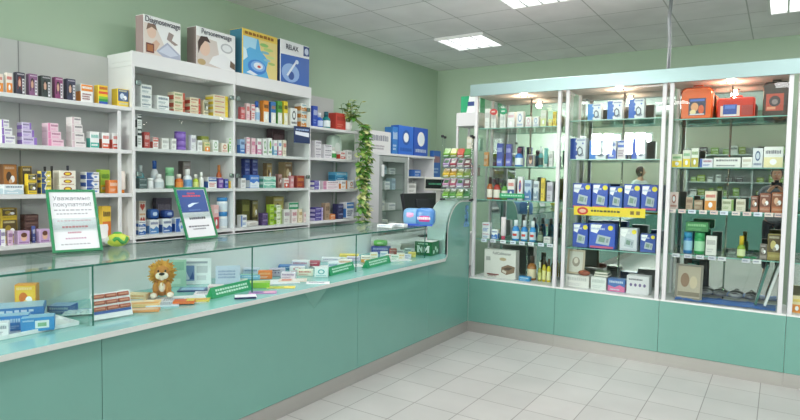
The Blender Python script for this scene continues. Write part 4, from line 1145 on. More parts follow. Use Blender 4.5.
# pads pack and white leaflets at the far end of the glass top
p = at(424, 226, 2, TG)
t = empty('pads_pack', (p.x - .06, p.y + .03, TG), .35, 'pink and blue soft pack of pads lying on the counter end', 'pack')
mb = MB(); 
def sq(v):
    q = lambda s: math.copysign(abs(s) ** .5, s); return (q(v[0]), q(v[1]), q(v[2]))
mb.blob((-.06, 0, .07), (.075, .055, .07), M('#78a8d0', .3), 20, 12, sq); mb.blob((.05, -.012, .072), (.08, .055, .072), M('#4f86c4', .3), 20, 12, sq); mb.build('wrapper', t)
d = MB(); d.blob((.05, -.017, .06), (.065, .0535, .035), M('#c8458f', .35), 16, 8, sq); d.blob((-.07, -.004, .085), (.045, .0535, .03), M('#e8a8d0', .35), 16, 8, sq); d.box(-.11, .115, -.056, -.05, .0, .016, M('#2f56c0')); d.build('printed_label', t)
glb = MB(); glyphs(glb, -.005, .045, .1, .078, M('#f4e6f0'), lambda u, v: (u, -.0725, v), 1, 4); glb.build('lettering', t)
for i, (px, py, rz, w, look) in enumerate(((389, 227.5, .3, .12, 'small white flat box lying on the counter glass before the pads pack'), (401, 226.6, .1, .14, 'white flat leaflet box lying against the pads pack on the counter'))):
    p = at(px, py, 2, TG); mb = MB(); carton(mb, w, .07, .022, '#eef0f2', 'text', ['#5a7ab0', '#8a8a9a'], 300 + i); o = mb.build('medicine_box', None, (p.x - .03, p.y, TG), rz); tag(o, look, 'box')
# ------------------------------------------------------------------ goods inside the glass showcase
ZC_ = ZW + .0008
def cput(px, py, name, mb, look, cat, rz=0.0, parts=(), group=None, dz=0.0, dx=0.0):
    p = at(px, py, 2, ZC_); p.x += dx
    if name != 'leaflet' or p.x < GX - .02:
        cs, sn = math.cos(rz), math.sin(rz)
        ex = [v[0] * cs - v[1] * sn for v in mb.v]; ey = [v[0] * sn + v[1] * cs for v in mb.v]
        p.x = max(min(p.x, GX - .009 - max(ex)), GB + .003 - min(ex))
        if p.y + min(ey) < -3.48 < p.y + max(ey) or p.y + min(ey) < -3.494 < p.y + max(ey): p.y = -3.482 - min(ey) if p.y > -3.487 else -3.492 - max(ey)
    dx = 0
    o = mb.build(name, None, (p.x + dx, p.y, ZC_ + dz), rz); tag(o, look, cat, group)
    for pn, pm, lb in parts:
        c = pm.build(pn, o)
        if lb: c['label'] = lb
    return o
def cbox(px, py, w, d, h, base, art, cols, look, rz=.6, dz=0.0, group='boxes in the glass showcase', name='medicine_box', top=None, dx=0.0):
    SEED[0] += 1; mb = MB(); carton(mb, w, d, h, base, art, cols, SEED[0], 0, d / 2, 0, None, top); return cput(px, py, name, mb, look, 'box', rz, (), group, dz, dx)
# white tray with blue boxes (nearest corner)
mb = MB(); mb.box(-.2, .2, 0, .3, 0, .006, M('#f0f1f2', .3), .001)
for a, b, c, d in ((-.2, -.194, 0, .3), (.194, .2, 0, .3), (-.194, .194, .294, .3), (-.194, .194, 0, .006)): mb.box(a, b, c, d, .0062, .016, M('#f0f1f2', .3))
o = mb.build('display_tray', None, (-.09, -3.70, ZC_), PI / 2); tag(o, 'flat white display tray under the blue boxes in the showcase', 'tray')
ZR = .007
cbox(9, 325, .30, .14, .06, '#2f6fae', 'wave', ['#dfe8ee', WH], 'long blue box lying behind on the white tray', PI / 2 - .5, ZR, top='#9fc4dc', dx=-.02)
cbox(15, 333.5, .11, .06, .06, '#2f7ac0', 'text', ['#dfeaf2', '#bcd4ea'], 'small blue box standing on the tray beside the frame edge', PI / 2 - .55, ZR, top='#8fbcd8', dx=-.02)
cbox(41, 334, .115, .07, .055, '#2f86c6', 'badge', ['#e6eef4', '#7fb08a'], 'blue box with a pale square badge at the tray front', PI / 2 - .5, ZR, top='#8fc0dc', dx=-.025)
cbox(3, 339.5, .06, .05, .05, '#dfe6ea', 'text', ['#6a7a8a', '#8a8a9a'], 'small white box on the tray cut by the frame edge', PI / 2 - .5, ZR, dx=-.03)
cbox(46, 315, .085, .05, .14, '#e89a3a', 'photo', ['#f0c23a', '#d9742a'], 'tall orange and yellow carton standing by the showcase back', PI / 2 - .7, dx=-.06)
cbox(57, 314, .10, .08, .035, '#2f5fb0', 'text', [WH, WH], 'flat blue box with a red corner behind the tray', PI / 2 - .9, top='#9fb8e0')
# blister card
mb = MB(); mb.box(-.085, .085, -.05, .05, 0, .003, M('#eaf0f5', .25), .0005)
for i in range(4):
    for j in range(2): mb.blob((-.06 + i * .04, -.022 + j * .044, .0042), (.014, .012, .006), M('#cfdbe8', .15), 10, 6)
mb.box(-.085, .085, .051, .062, 0, .003, M('#3f78c0'))
cput(73, 316, 'blister_card', mb, 'white and blue blister card lying at the tray end', 'blister pack', PI / 2 - .6, dz=.008)
# red striped sample stand
t = at(113, 321.5, 2, ZC_)
t = empty('sample_stand', (t.x - .035, t.y + .03, ZC_), PI / 2 - .12, 'small stand of brown-red sample strips in the showcase front', 'stand', None)
MB().box(-.085, .085, -.0, .05, 0, .004, ACRYL).build('acrylic_base', t)
b_ = MB(); b_.box(-.085, .085, -.002, .002, .0, .115, M('#ecebee', .3), .001)
for k, z in enumerate((.035, .063, .093)):
    if k == 0: b_.box(-.08, .08, -.0035, -.0021, z - .012, z, M('#3a5fa8'))
b_.build('board', t, (0, .012, .005), 0, (-.35, 0, 0))
for k, z in enumerate((.045, .072, .1)):
    for j in range(3):
        s = MB(); s.box(-.026, .026, -.008, -.0025, -.009, .009, M('#a5533a', .3), .003); s.box(-.02, .02, -.0088, -.0081, -.003, .003, M('#c98a70', .3))
        s.build('sample_strip', t, (-.054 + j * .054, .012 + math.sin(.35) * z, .005 + math.cos(.35) * z), 0, (-.35, 0, 0))
mb = MB(); mb.box(-.03, .03, -.001, .001, 0, .07, M('#f2f2f4', .4)); mb.face([(-.018, -.0015, .014), (.018, -.0015, .018), (.012, -.0015, .034), (-.012, -.0015, .032)], M('#5a2430')); glyphs(mb, -.022, .046, .022, .056, M(INK), lambda u, v: (u, -.0014, v), 1, 8)
cput(108, 300, 'price_card', mb, 'white card with a dark red picture behind the sample stand', 'card', PI / 2 - .75, dx=.14)
# blue leaflet, folders and papers under and around the lion
def flat(px, py, w, d, colr, look, rz, dz=0.0, name='leaflet', th=.003, deco=None, dx=0.0):
    mb = MB(); mb.box(-w / 2, w / 2, -d / 2, d / 2, 0, th, M(colr, .35), .0005)
    if deco:
        for (u0, v0, u1, v1, c) in deco: mb.face([(u0 * w, v0 * d, th + .0004), (u1 * w, v0 * d, th + .0004), (u1 * w, v1 * d, th + .0004), (u0 * w, v1 * d, th + .0004)], M(c, .4))
    else: glyphs(mb, -w * .4, -d * .3, w * .4, d * .35, M('#8a94a8'), lambda u, v: (u, v, th + .0004), 4, int(px))
    return cput(px, py, name, mb, look, 'leaflet', rz, (), 'papers in the glass showcase', dz, dx)
flat(120, 301, .22, .12, '#a8d0e6', 'pale blue leaflet lying behind the white price card', .9)
flat(143, 305, .16, .10, '#f0c890', 'pale orange leaflet pack lying before the lion', .9, 0, deco=[(-.45, -.4, .45, -.05, '#e8a45a'), (-.4, .1, .3, .35, '#f6e6cc')], th=.014)
flat(146, 311, .13, .07, '#e89a5a', 'orange sachet strip lying beside the sample stand', .85, .0, deco=[(-.45, -.2, .45, .2, '#f4d8b8')], th=.008)
flat(163, 305, .15, .11, '#cfe0ee', 'light blue and white leaflet lying before the lion paws', .9, .0, th=.006)
flat(177, 300, .16, .10, '#ecebf0', 'white leaflet lying just beyond the lion', .85, .0)
flat(186, 304, .10, .06, '#e8702c', 'orange and yellow sachets lying beside the second paper pile', .8, .004, deco=[(-.48, -.45, .1, .45, '#e2602a'), (.12, -.45, .48, .45, '#f2d24a')], th=.014)
flat(199, 301, .12, .06, '#f0d65a', 'yellow leaflet strip lying next to the orange sachets', .8, .0, deco=[(-.4, -.2, .4, .2, '#e8862f')], th=.008)
flat(193, 290, .15, .10, '#2f4a86', 'navy bordered card lying flat under the white picture card', .75, .0, deco=[(-.42, -.38, .42, .38, '#9fc0dc')], th=.006)
flat(208, 293, .14, .09, '#f0e6ec', 'white and rose leaflet lying behind the first green price strip', .8)
flat(152, 293, .12, .10, '#3f8f86', 'teal leaflet lying under the lion', .7, deco=[(-.4, -.3, .4, .3, '#5aa89c')])
flat(233, 281, .16, .12, '#d9e4d0', 'pale green leaflet lying behind the first green price strip', .7, th=.008)
# upright cards behind the lion
def upright(px, py, w, h, colr, look, rz, deco, dx=0.0, name='picture_card'):
    mb = MB(); mb.box(-w / 2, w / 2, -.0015, .0015, 0, h, M(colr, .4), .0005)
    k = 1
    for pts, c in deco: mb.face([(u * w, -.0015 - .0004 * k, v * h) for u, v in pts], M(c, .4)); k += 1
    return cput(px, py, name, mb, look, 'card', rz, (), None, 0.0, dx)
R_ = lambda a, b, c, d: [(a, b), (c, b), (c, d), (a, d)]
upright(163, 285, .15, .155, '#a8cdb8', 'pale green booklet standing behind the lion', .95, [(R_(-.42, .6, .42, .92), '#8fbca4'), (R_(-.4, .1, .3, .3), '#c2ddcc')])
upright(191, 284, .205, .155, '#eef1f4', 'white picture card with a blue photograph standing behind the papers', .8, [(R_(-.36, .14, .04, .72), '#7f9ac8'), (ell(-.24, .56, .06, .1), '#c9a890'), ([(-.34, .14), (-.28, .44), (-.18, .48), (-.08, .2)], '#dfe6f2'), ([(-.1, .2), (.0, .5), (.04, .2)], '#3f5fa0'), (R_(.1, .44, .4, .7), '#c8ccd2'), (R_(.1, .16, .36, .34), '#d4d6dc'), (R_(-.4, .8, .4, .88), '#a8b0bc')])
# folded tent card
mb = MB(); 
mb.mesh([(-.07, -.045, 0), (.07, -.045, 0), (.07, 0, .105), (-.07, 0, .105), (.07, .045, 0), (-.07, .045, 0)], [(0, 1, 2, 3), (3, 2, 4, 5)], M('#b9c6d8', .3))
mb.mesh([(-.07, -.042, 0), (.07, -.042, 0), (.07, 0, .101), (-.07, 0, .101), (.07, .042, 0), (-.07, .042, 0)], [(3, 2, 1, 0), (5, 4, 2, 3)], M('#dfe5ee', .3))
glyphs(mb, -.055, .03, .05, .08, M('#8a9ab8'), lambda u, v: (u, -.0455 + v * .4286, v), 3, 9)
cput(228, 283, 'tent_card', mb, 'grey-blue folded tent card behind the first green price strip', 'card', .85, (), None, 0)
# plush lion
t = at(164, 298, 2, ZC_)
t = empty('plush_lion', (t.x - .03, t.y + .01, ZC_ + .008), .95, 'small tan plush lion sitting among papers in the glass showcase', 'plush toy')
FUR, MANE, CREAM = noisy('tan_plush', '#b5793a', '#c48a48', 60, .9, bump=.3), noisy('lion_mane', '#c08a36', '#d9a850', 45, .95, bump=.5), noisy('cream_plush', '#f0e8da', '#e6dccb', 40, .9)
rg2 = random.Random(3)
bd = MB(); bd.blob((0, .0, .05), (.042, .038, .052), FUR, 20, 14)
for s in (-1, 1): bd.blob((s * .03, -.03, .045), (.016, .018, .034), FUR, 12, 8); bd.blob((s * .038, -.045, .014), (.02, .03, .015), FUR, 12, 8)
bd.build('body', t)
bl = MB(); bl.blob((0, -.012, .05), (.026, .03, .036), CREAM, 14, 10)
for s in (-1, 1): bl.blob((s * .04, -.066, .014), (.017, .012, .014), CREAM, 12, 8)
bl.build('belly_and_paws', t)
hd = MB(); hd.blob((0, -.015, .122), (.04, .038, .04), FUR, 20, 14)
for s in (-1, 1): hd.blob((s * .04, .0, .158), (.013, .008, .014), FUR, 10, 8)
ho = hd.build('head', t)
mn = MB(); mn.blob((0, .008, .122), (.058, .04, .06), MANE, 20, 14)
for k in range(150):
    a = rg2.uniform(0, 2 * PI); r0 = rg2.uniform(.03, .055); y = rg2.uniform(-.03, .03)
    p0 = Vector((math.cos(a) * r0, y, .122 + math.sin(a) * r0)); p1 = Vector((math.cos(a) * (r0 + .022), y + rg2.uniform(-.02, .012), .122 + math.sin(a) * (r0 + .022)))
    mn.tube([p0, p1], [.007, .0015], MANE, 5)
mn.build('mane', t)
mz = MB(); mz.blob((-.012, -.052, .112), (.019, .016, .018), CREAM, 14, 10); mz.blob((.012, -.052, .112), (.019, .016, .018), CREAM, 14, 10); mz.blob((0, -.05, .1), (.014, .012, .012), CREAM, 12, 8); mz.build('muzzle', t)
ns = MB(); ns.blob((0, -.068, .124), (.014, .007, .008), BLACK, 12, 8); ns.build('nose', t)
ey = MB()
for s in (-1, 1): ey.blob((s * .017, -.049, .137), (.005, .004, .006), BLACK, 10, 6)
ey.build('eyes', t)
tl = MB(); tl.tube([(.0, .035, .02), (-.01, .06, .015), (-.03, .075, .02)], .006, FUR, 8); tl.blob((-.035, .078, .022), (.012, .012, .014), MANE, 10, 8); tl.build('tail', t)
# green price strips
def gstrip(pl_, pr_, look, hpx):
    a, b = at(*pl_, 2, ZC_), at(*pr_, 2, ZC_); d = b - a; L = d.length
    zt = at(pl_[0], pl_[1] - hpx, 0, a.x).z - ZC_
    t = empty('price_holder', (a + b) / 2, math.atan2(d.y, d.x), look, 'price holder', 'green price strips in the showcase')
    mb = MB(); h = min(max(zt, .035), .056)
    mb.mesh([(-L / 2, 0, 0), (L / 2, 0, 0), (L / 2, .02, h), (-L / 2, .02, h), (-L / 2, .05, 0), (L / 2, .05, 0)], [(0, 1, 2, 3), (3, 2, 5, 4), (0, 3, 4), (1, 5, 2), (0, 4, 5, 1)], M('#1f9a62', .3)); mb.build('holder', t)
    g = MB(); glyphs(g, -L * .4, h * .2, L * .42, h * .8, M('#cfeedd'), lambda u, v: (u, v * .02 / h - .001, v), 2, int(pl_[0])); g.build('lettering', t)
gstrip((213, 299), (252, 289.5), 'long green price strip lying below the tent card', 11)
gstrip((331, 276), (355, 269.5), 'green price strip in front of the heap of small packs', 10)
gstrip((368, 268.5), (391, 262.5), 'green price strip below the navy box and green pouch', 10)
# notepad with pen on the shelf ledge
t = at(247, 297.5, 2, ZC_); t = empty('notepad', (t.x - .01, t.y, ZC_), .9, 'small white notepad with a dark pen lying on the counter ledge', 'notepad')
MB().box(-.055, .055, -.04, .04, 0, .008, M('#e9e9f0', .5), .001).build('pages', t)
MB().tube([(-.06, -.046, .006), (.05, -.046, .006)], .0045, M('#2a3560', .3), 8).build('pen', t)
# middle heap
flat(268, 293.5, .15, .07, '#b98ac0', 'purple and pink brochure lying on the ledge past the notepad', .75, 0, deco=[(-.45, -.4, 0, .4, '#8f6fb0'), (.05, -.4, .45, .4, '#e0a8c8')], dx=-.04)
flat(285, 288, .16, .06, '#f0dc5a', 'yellow leaflet strip lying past the purple brochure', .7, 0, deco=[(-.4, -.3, .1, .3, '#a8c84a')], dx=-.03)
flat(262, 287.5, .13, .08, '#8fc43a', 'lime green leaflet standing behind the glass joint', .75, .0, th=.03, deco=[(-.4, -.3, .3, .3, '#c4dc6a')], dx=-.03)
flat(297, 281, .17, .1, '#f0ddd0', 'cream and red leaflet lying in the middle of the showcase', .7, deco=[(-.4, -.3, -.05, .3, '#e0806a'), (0, -.3, .4, .2, '#f6f0ea')])
flat(318, 283, .14, .07, '#f2f2f2', 'white paper slip lying before the white and teal box', .7)
cbox(265, 279, .085, .05, .05, '#e2762a', 'text', ['#f4c89a', WH], 'orange box in the middle of the showcase', .75)
cbox(277, 276.5, .10, .05, .05, '#b9b3c8', 'dots', ['#6a5f8a'], 'grey-violet box beside the orange box', .72)
cbox(250, 279.5, .12, .05, .028, '#7fb8d8', 'text', ['#e4f0f6', WH], 'pale blue flat box behind the lime leaflet', .75, top='#8fc0b0')
cbox(286, 269, .18, .10, .024, '#2f62a8', 'text', [WH, '#bcd0e8'], 'flat blue book lying at the showcase back', .7, top='#3f78b8')
cbox(310, 266, .13, .09, .03, '#a8304a', 'text', [WH, '#e8c0c8'], 'dark red flat box lying beside the blue book', .62, top='#b8405a')
cbox(297, 272.5, .10, .05, .04, '#ece6ea', 'logo', ['#c86a7a', WH], 'white and rose box before the dark red box', .68)
cbox(322, 277.5, .085, .06, .06, '#e6eef0', 'logo', ['#3fa0a8', '#e6eef0'], 'white box with a teal emblem beside a green price strip', .62)
cbox(330, 262, .14, .08, .03, '#ecebf2', 'text', ['#7a70a0', '#b0a8c8'], 'white and lilac flat box past the dark red box', .6)
cbox(344, 258.5, .15, .08, .035, '#f0d85a', 'wave', ['#ffffff', '#b8862a'], 'yellow and white flat box on the heap of small packs', .58, dz=.0)
cbox(338, 268, .12, .05, .03, '#e8e6ee', 'text', ['#5a5080', '#8a80a8'], 'white box with purple print behind the second green strip', .6)
cbox(353, 261, .10, .06, .03, '#d9d0e2', 'text', ['#7a60a0', '#a898c0'], 'lilac flat box at the end of the heap before the glass joint', .58)
cbox(366, 262.5, .08, .05, .05, '#efe8dc', 'split', ['#e89a3a', '#7a6a5a', WH], 'white and orange box just past the last glass joint', .55)
cbox(379, 253.5, .16, .08, .06, '#3a4a96', 'text', ['#c8d0ea', '#9aa8d8'], 'navy box standing at the showcase back under the green pouch', .5)
SEED[0] += 1
nm, mb, parts = good('pack', .12, .07, .05, ['#6fbf5a', '#b8e0a0'], 5)
p = at(379, 253.5, 2, ZC_); o = mb.build('soft_pack', None, (p.x - .02, p.y + .05, ZC_ + .061), .5); tag(o, 'light green pouch lying on the navy box in the showcase', 'pack')
for pn, pm, lb in parts: pm.build(pn, o)
HP = [(391, 259, '#ecebe8', '#b8403a', 'white box with red print'), (397, 260.5, '#dfe8e0', '#3f8a5a', 'white box with green print'), (403, 259.5, '#f2efe2', '#d9b23a', 'cream box with yellow print'), (409, 259, '#e4e8f0', '#4a6aa8', 'white box with blue print'), (414, 257.5, '#e8d870', '#a8862a', 'yellow box'), (395, 254.5, '#c84a44', '#f0d8d4', 'red box'), (402, 254.5, '#efe6ea', '#8a5a7a', 'white box with plum print'), (410, 253.5, '#e0e2e6', '#3a3f4a', 'pale box with black print')]
for i, (px, py, c1, c2, lk) in enumerate(HP):
    cbox(px, py, .062, .045, .035 + .006 * (i % 3), c1, 'text', [c2, c2], lk + ' in the cluster left of the big green box'.replace('left of', 'beside'), .45 + .1 * (i % 3), dx=-.02)
HP2 = [(300, 268, .12, .07, .05, '#e9e6ea', '#a0506a', 'white carton with wine print behind the white and rose box'), (333, 271, .07, .05, .06, '#dfe6ee', '#5a7ab0', 'pale blue carton beside the second green price strip'),
       (345, 266, .1, .05, .045, '#efe9e0', '#c87a3a', 'cream carton with orange print over the second green price strip'), (288, 279, .09, .05, .04, '#dcd6e4', '#6a5a8a', 'lavender carton before the grey-violet box'),
       (305, 276, .1, .05, .04, '#f0ead8', '#b8443a', 'cream carton with red print in the middle of the showcase'), (374, 259, .06, .05, .05, '#efefe6', '#c8a03a', 'white carton with golden print behind the third green price strip'),
       (384, 258, .06, .05, .05, '#e6ecef', '#4a8ab8', 'white carton with sky blue print behind the third green price strip'), (246, 274, .1, .06, .04, '#cfd6e6', '#5a6a9a', 'grey-blue carton at the showcase back beside the tent card'),
       (215, 291, .08, .05, .03, '#efe2e6', '#b86a8a', 'small rose carton behind the long green price strip'), (136, 300, .1, .06, .03, '#f2d8a8', '#d98a3a', 'small pale orange carton beside the plush lion')]
for i, (px, py, w, d, h, c1, c2, lk) in enumerate(HP2): cbox(px, py, w, d, h, c1, 'text', [c2, c2], lk, .6 + .05 * (i % 3))
for i, (px, py, w, d, rz, lk) in enumerate(((283, 284, .34, .16, .95, 'white paper sheet lying in the middle of the showcase under small boxes'), (345, 267, .36, .14, 1.0, 'white paper sheet lying under the heap of small packs'), (400, 261, .3, .14, 1.1, 'white paper sheet lying under the far cluster of small boxes'), (180, 302, .34, .2, .95, 'white paper sheet lying under the leaflets by the lion'))):
    mb = MB(); mb.box(-w / 2, w / 2, -d / 2, d / 2, -.0006, -.0001, M('#e9ecee', .5)); cput(px, py, 'paper_sheet', mb, lk, 'paper', rz, (), None, 0.0, -.06)
# green box with big white letter shapes
p = at(418.5, 262, 2, ZC_)
w, d, h = .155, .16, .115
mb = MB(); G2 = M('#0f6b3a', .35); mb.box(-w / 2, w / 2, 0, d, 0, h, G2, .002)
mb.face([(-w * .48, .005, h + .0005), (w * .48, .005, h + .0005), (w * .48, d - .005, h + .0005), (-w * .48, d - .005, h + .0005)], M('#dfe9e2', .5))
bx = mb.build('medicine_carton', None, (-.125, -.62, ZC_), .12); tag(bx, 'dark green carton with white letter emblem at the counter end by the pillar', 'box')
m_ = MB()
def st(u0, v0, u1, v1, k=.11):
    a = Vector((u0, v0)); b = Vector((u1, v1)); n = Vector((-(b - a).y, (b - a).x)).normalized() * k / 2
    m_.face([((q.x) * w, -.0007, q.y * h) for q in (a - n, b - n, b + n, a + n)], M('#eef4f0'))
st(-.3, .22, -.3, .68); st(.3, .22, .3, .68); st(-.3, .68, -.08, .3); st(.3, .68, .08, .3); st(-.08, .2, -.08, .62, .07); st(.08, .2, .08, .62, .07); st(-.36, .24, -.2, .24, .06); st(.2, .24, .36, .24, .06); st(-.38, .68, -.22, .68, .08); st(.22, .68, .38, .68, .08)
glyphs(m_, -w * .3, h * .78, w * .3, h * .92, M('#bfe0cc'), lambda u, v: (u, -.0007, v), 1, 2)
for q in ((.3, .25), (.55, .5), (.75, .3)): m_.face([(w / 2 + .0007, q[0] * d + c * .018, q[1] * h + s * .018) for c, s in [(math.cos(2 * PI * i / 8), math.sin(2 * PI * i / 8)) for i in range(8)]], M('#bfe0cc'))
m_.build('printed_emblem', bx)
# ------------------------------------------------------------------ goods in the display cases
FY = .045
D1 = "first case's "; D2 = "second case's "; D3 = "third case's "
H1 = [c - 0 for c in CASES[0][3]]; H2 = CASES[1][3]; H3 = CASES[2][3]
sl1, sl2, sl3 = (0, .3), (0, .06), (0, .0)
G1, G2_, G3_ = 'goods in the first display case', 'goods in the second display case', 'goods in the third display case'
shelf_goods('y', FY, H1[0], D1 + 'top shelf', [
    (485, 490.8, 108.6, 'tall plain white carton', 'text', ['#f0eeec', '#b8b0b0', '#d0d0d0']),
    (491.2, 497.4, 110.5, 'white carton', 'text', ['#ece9e6', '#b8b0b0', '#c8c8c8']),
    (500, 506.8, 113.5, 'white slim carton', 'text', ['#efecea', '#c0c0c0', '#d0d0d0']),
    (507.5, 516, 112, 'white carton with rose stripe', 'split', ['#f1eeee', '#e9e4e6', '#d88aa0']),
    (516.5, 525, 111.4, 'white carton with blue stripe', 'logo', ['#f1eeee', '#7f9ac8', WH]),
    (525.5, 532.6, 116.5, 'low white carton with pink print', 'logo', ['#f1eeec', '#c87aa0', WH]),
    (533, 540, 116.5, 'low white carton with blue print', 'logo', ['#f1eeec', '#6a8ac0', WH]),
    (540.7, 547.6, 110, 'grey and lime carton', 'split', ['#d8d9c8', '#d9dc9a', WH]),
    (548.5, 552.5, 119, 'small yellow carton', 'text', ['#e8d86a', WH, WH]),
    (552.8, 557, 111.5, 'bright yellow carton', 'text', [YL, '#b8862a', '#b8862a']),
], depth=.09, inset=.05, group=G1, slope=sl1)
# round shelf talkers
def talker(px, py, colr, look, F, z):
    p = at(px, py, 1, F)
    t = empty('round_price_tag', (p.x, F, z + .0005), 0, look, 'tag')
    MB().tube([(0, 0, 0), (0, 0, p.z - z)], .003, ACRYL, 6).build('stem', t)
    d = MB(); n = 20; rr = .035
    d.extrude([(rr * math.cos(2 * PI * i / n), p.z - z + rr * .8 * math.sin(2 * PI * i / n)) for i in range(n)], 1, -.004, -.001, M(colr, .4))
    glyphs(d, -.02, p.z - z - .008, .02, p.z - z + .01, M('#f6f0f0'), lambda u, v: (u, -.0045, v), 1, 2); d.build('disc', t)
talker(493.8, 112, '#d23a3e', 'red round shelf tag on the first case top shelf', .066, H1[0])
talker(503.6, 111.5, '#1f9a6a', 'green round shelf tag on the first case top shelf', .066, H1[0])
shelf_goods('y', FY, H1[1], D1 + 'second shelf', [
    (484, 489, 152, 'small orange box', 'text', ['#d99a5a', WH, WH], {'back': .05}),
    (497, 504, 143.3, 'tall indigo carton', 'band', ['#2f3f9a', '#5a6ac8', '#c8d0f0']),
    (506, 512.4, 144, 'tall violet-blue carton', 'band', ['#3a3a96', '#5f5fc0', '#c8c8f0']),
    (513.7, 522, 147.5, 'blue and white bottle', 'bottle', ['#2f78c8', '#7a3a5a', '#eef2f6']),
    (527.6, 535, 154.5, 'dark framed picture box', 'face', ['#e6e2da', '#4a4a5a', '#8a8a8a']),
    (538, 543, 147, 'teal bottle with black label', 'bottle', ['#4a9a9a', '#dfe6e6', '#2a3a3a']),
    (543.5, 548, 148, 'slim teal tube', 'tube', ['#5aa8a8', '#e6eeee']),
    (549, 554, 151, 'white carton', 'text', ['#e6e4e2', '#8a8a8a', '#b0b0b0']),
], depth=.09, inset=.05, group=G1, slope=sl1)
shelf_goods('y', FY, H1[2], D1 + 'third shelf', [
    (486, 492, 177, 'orange-brown bottle', 'bottle', ['#b5632f', '#3a2a22', '#efe6da']),
    (492.4, 499.6, 178, 'red bottle with dark cap', 'bottle', ['#b03a30', '#2a2222', '#efe6da']),
    (500.5, 507, 180, 'green bottle with dark cap', 'bottle', ['#5a9a3a', '#1f2a1f', '#efe9e0']),
    (507.6, 516, 179, 'blue and red carton', 'split', ['#efe6e4', '#2f4f96', RD]),
    (517.5, 524, 176.5, 'white carton with red print', 'logo', ['#e9e6ea', '#c83a3a', '#3a5aa8']),
    (524.5, 533, 180, 'pale blue carton', 'wave', ['#c2d2e4', '#4a7ab8', '#2f4f86']),
    (533.5, 540, 181, 'white and grey carton', 'wave', ['#d9dee4', '#8a9ab0', '#4a5a70']),
    (541, 545.8, 178, 'tall yellow carton', 'text', ['#e8c83a', '#a8862a', '#a8862a']),
    (547, 554, 182, 'lilac carton', 'text', ['#d2cbd8', '#7a6a8a', '#9a8aa8']),
], depth=.09, inset=.05, group=G1, slope=sl1)
shelf_goods('y', FY, H1[3], D1 + 'fourth shelf', [
    (482, 491, [233, 222.5], 'white box with red lettering', 'topband', [WH, '#dfe6f0', '#2f66b8', '#c8323a']),
    (491.5, 499, 229.5, 'blue and white box', 'wave', [WH, '#2f72c8', '#2a4f96']),
    (500, 505.5, 217, 'pink and white tube', 'tube', ['#efe0e4', '#d84a6a']),
    (511, 518.6, 220, 'blue mouthwash bottle, first', 'bottle', ['#2f8ad0', '#e9eef2', '#cfe0ee', RD]),
    (520, 527, 220.5, 'blue mouthwash bottle, second', 'bottle', ['#2f86cc', '#e9eef2', '#cfe0ee', RD]),
    (528.6, 535.5, 221, 'blue mouthwash bottle, third', 'bottle', ['#3a92d2', '#e9eef2', '#cfe0ee', RD]),
    (537, 542.5, 226, 'dark green bottle', 'bottle', ['#4a5a4a', '#2a2a2a', '#8a9a80']),
    (543.5, 552, 237, 'low white box', 'text', ['#efeeec', '#8a8a9a', '#b0b0b0']),
], depth=.09, inset=.05, group=G1, slope=sl1)
# bottom deck of the first case: white massager carton, amber bottle, small blue box, yellow bottles
p0, p1 = at(484, 270, 1, .1), at(515.5, 270, 1, .1); zt = at(500, 250, 1, .1).z
w = p1.x - p0.x; h = zt - ZS
mb = MB().box(-w / 2, w / 2, 0, .09, 0, h, M('#e3e0da', .42), .003); o = mb.build('massager_box', None, ((p0.x + p1.x) / 2, .1, ZS + .0006)); tag(o, 'big white massager carton at the bottom of the first case', 'box')
d = MB()
def dp(pts, c, k): d.face([((u - .5) * w, -.0006 * k, v * h) for u, v in pts], M(c, .42))
dp([(.55, .22), (.72, .14), (.96, .24), (.98, .44), (.76, .5), (.56, .4)], '#8a6f5a', 1); dp([(.6, .34), (.76, .42), (.92, .4), (.78, .3)], '#5a463a', 2); dp([(.58, .24), (.7, .18), (.72, .26), (.6, .32)], '#d9cfc2', 3)
dp(ell(.6, .68, .11, .06), '#c2ad8a', 1); dp([(.06, .6), (.2, .6), (.2, .74), (.06, .74)], '#a8a8a4', 1); dp([(.1, .1), (.48, .1), (.48, .14), (.1, .14)], '#8f3a3a', 1)
d.build('front_print', o); lettering(o, 'beurer', (-w * .22, -.003, h * .09), (PI / 2, 0, 0), h * .13, M('#7a2f34')); lettering(o, 'FußCellmaster', (.02, -.003, h * .87), (PI / 2, 0, 0), h * .13, M('#55565a'), sx=.9)
shelf_goods('y', FY, ZS, "first case's bottom deck", [
    (526, 535.5, 256, 'amber pump bottle', 'pump', ['#a86a2a', '#3a2a1c', '#e8d9b8']),
    (537.5, 541.5, 262, 'olive slim bottle', 'bottle', ['#a8a83a', '#e8e6d0', '#d9d98a']),
    (541.8, 546, 257, 'yellow spray bottle', 'spray', ['#d9c02a', '#3a3a2a', '#efe9a0']),
    (546.3, 550.8, 259, 'yellow bottle with dark cap', 'bottle', ['#e8d22f', '#4a3a24', '#f4eeb0']),
], depth=.08, inset=.13, group=G1, slope=sl1)
shelf_goods('y', FY, ZS, "first case's deck, before the amber bottle", [
    (518.6, 531, 276.5, 'small sky blue box', 'text', ['#2f8ac8', WH, WH]),
], depth=.05, inset=.05, group=G1, slope=sl1)

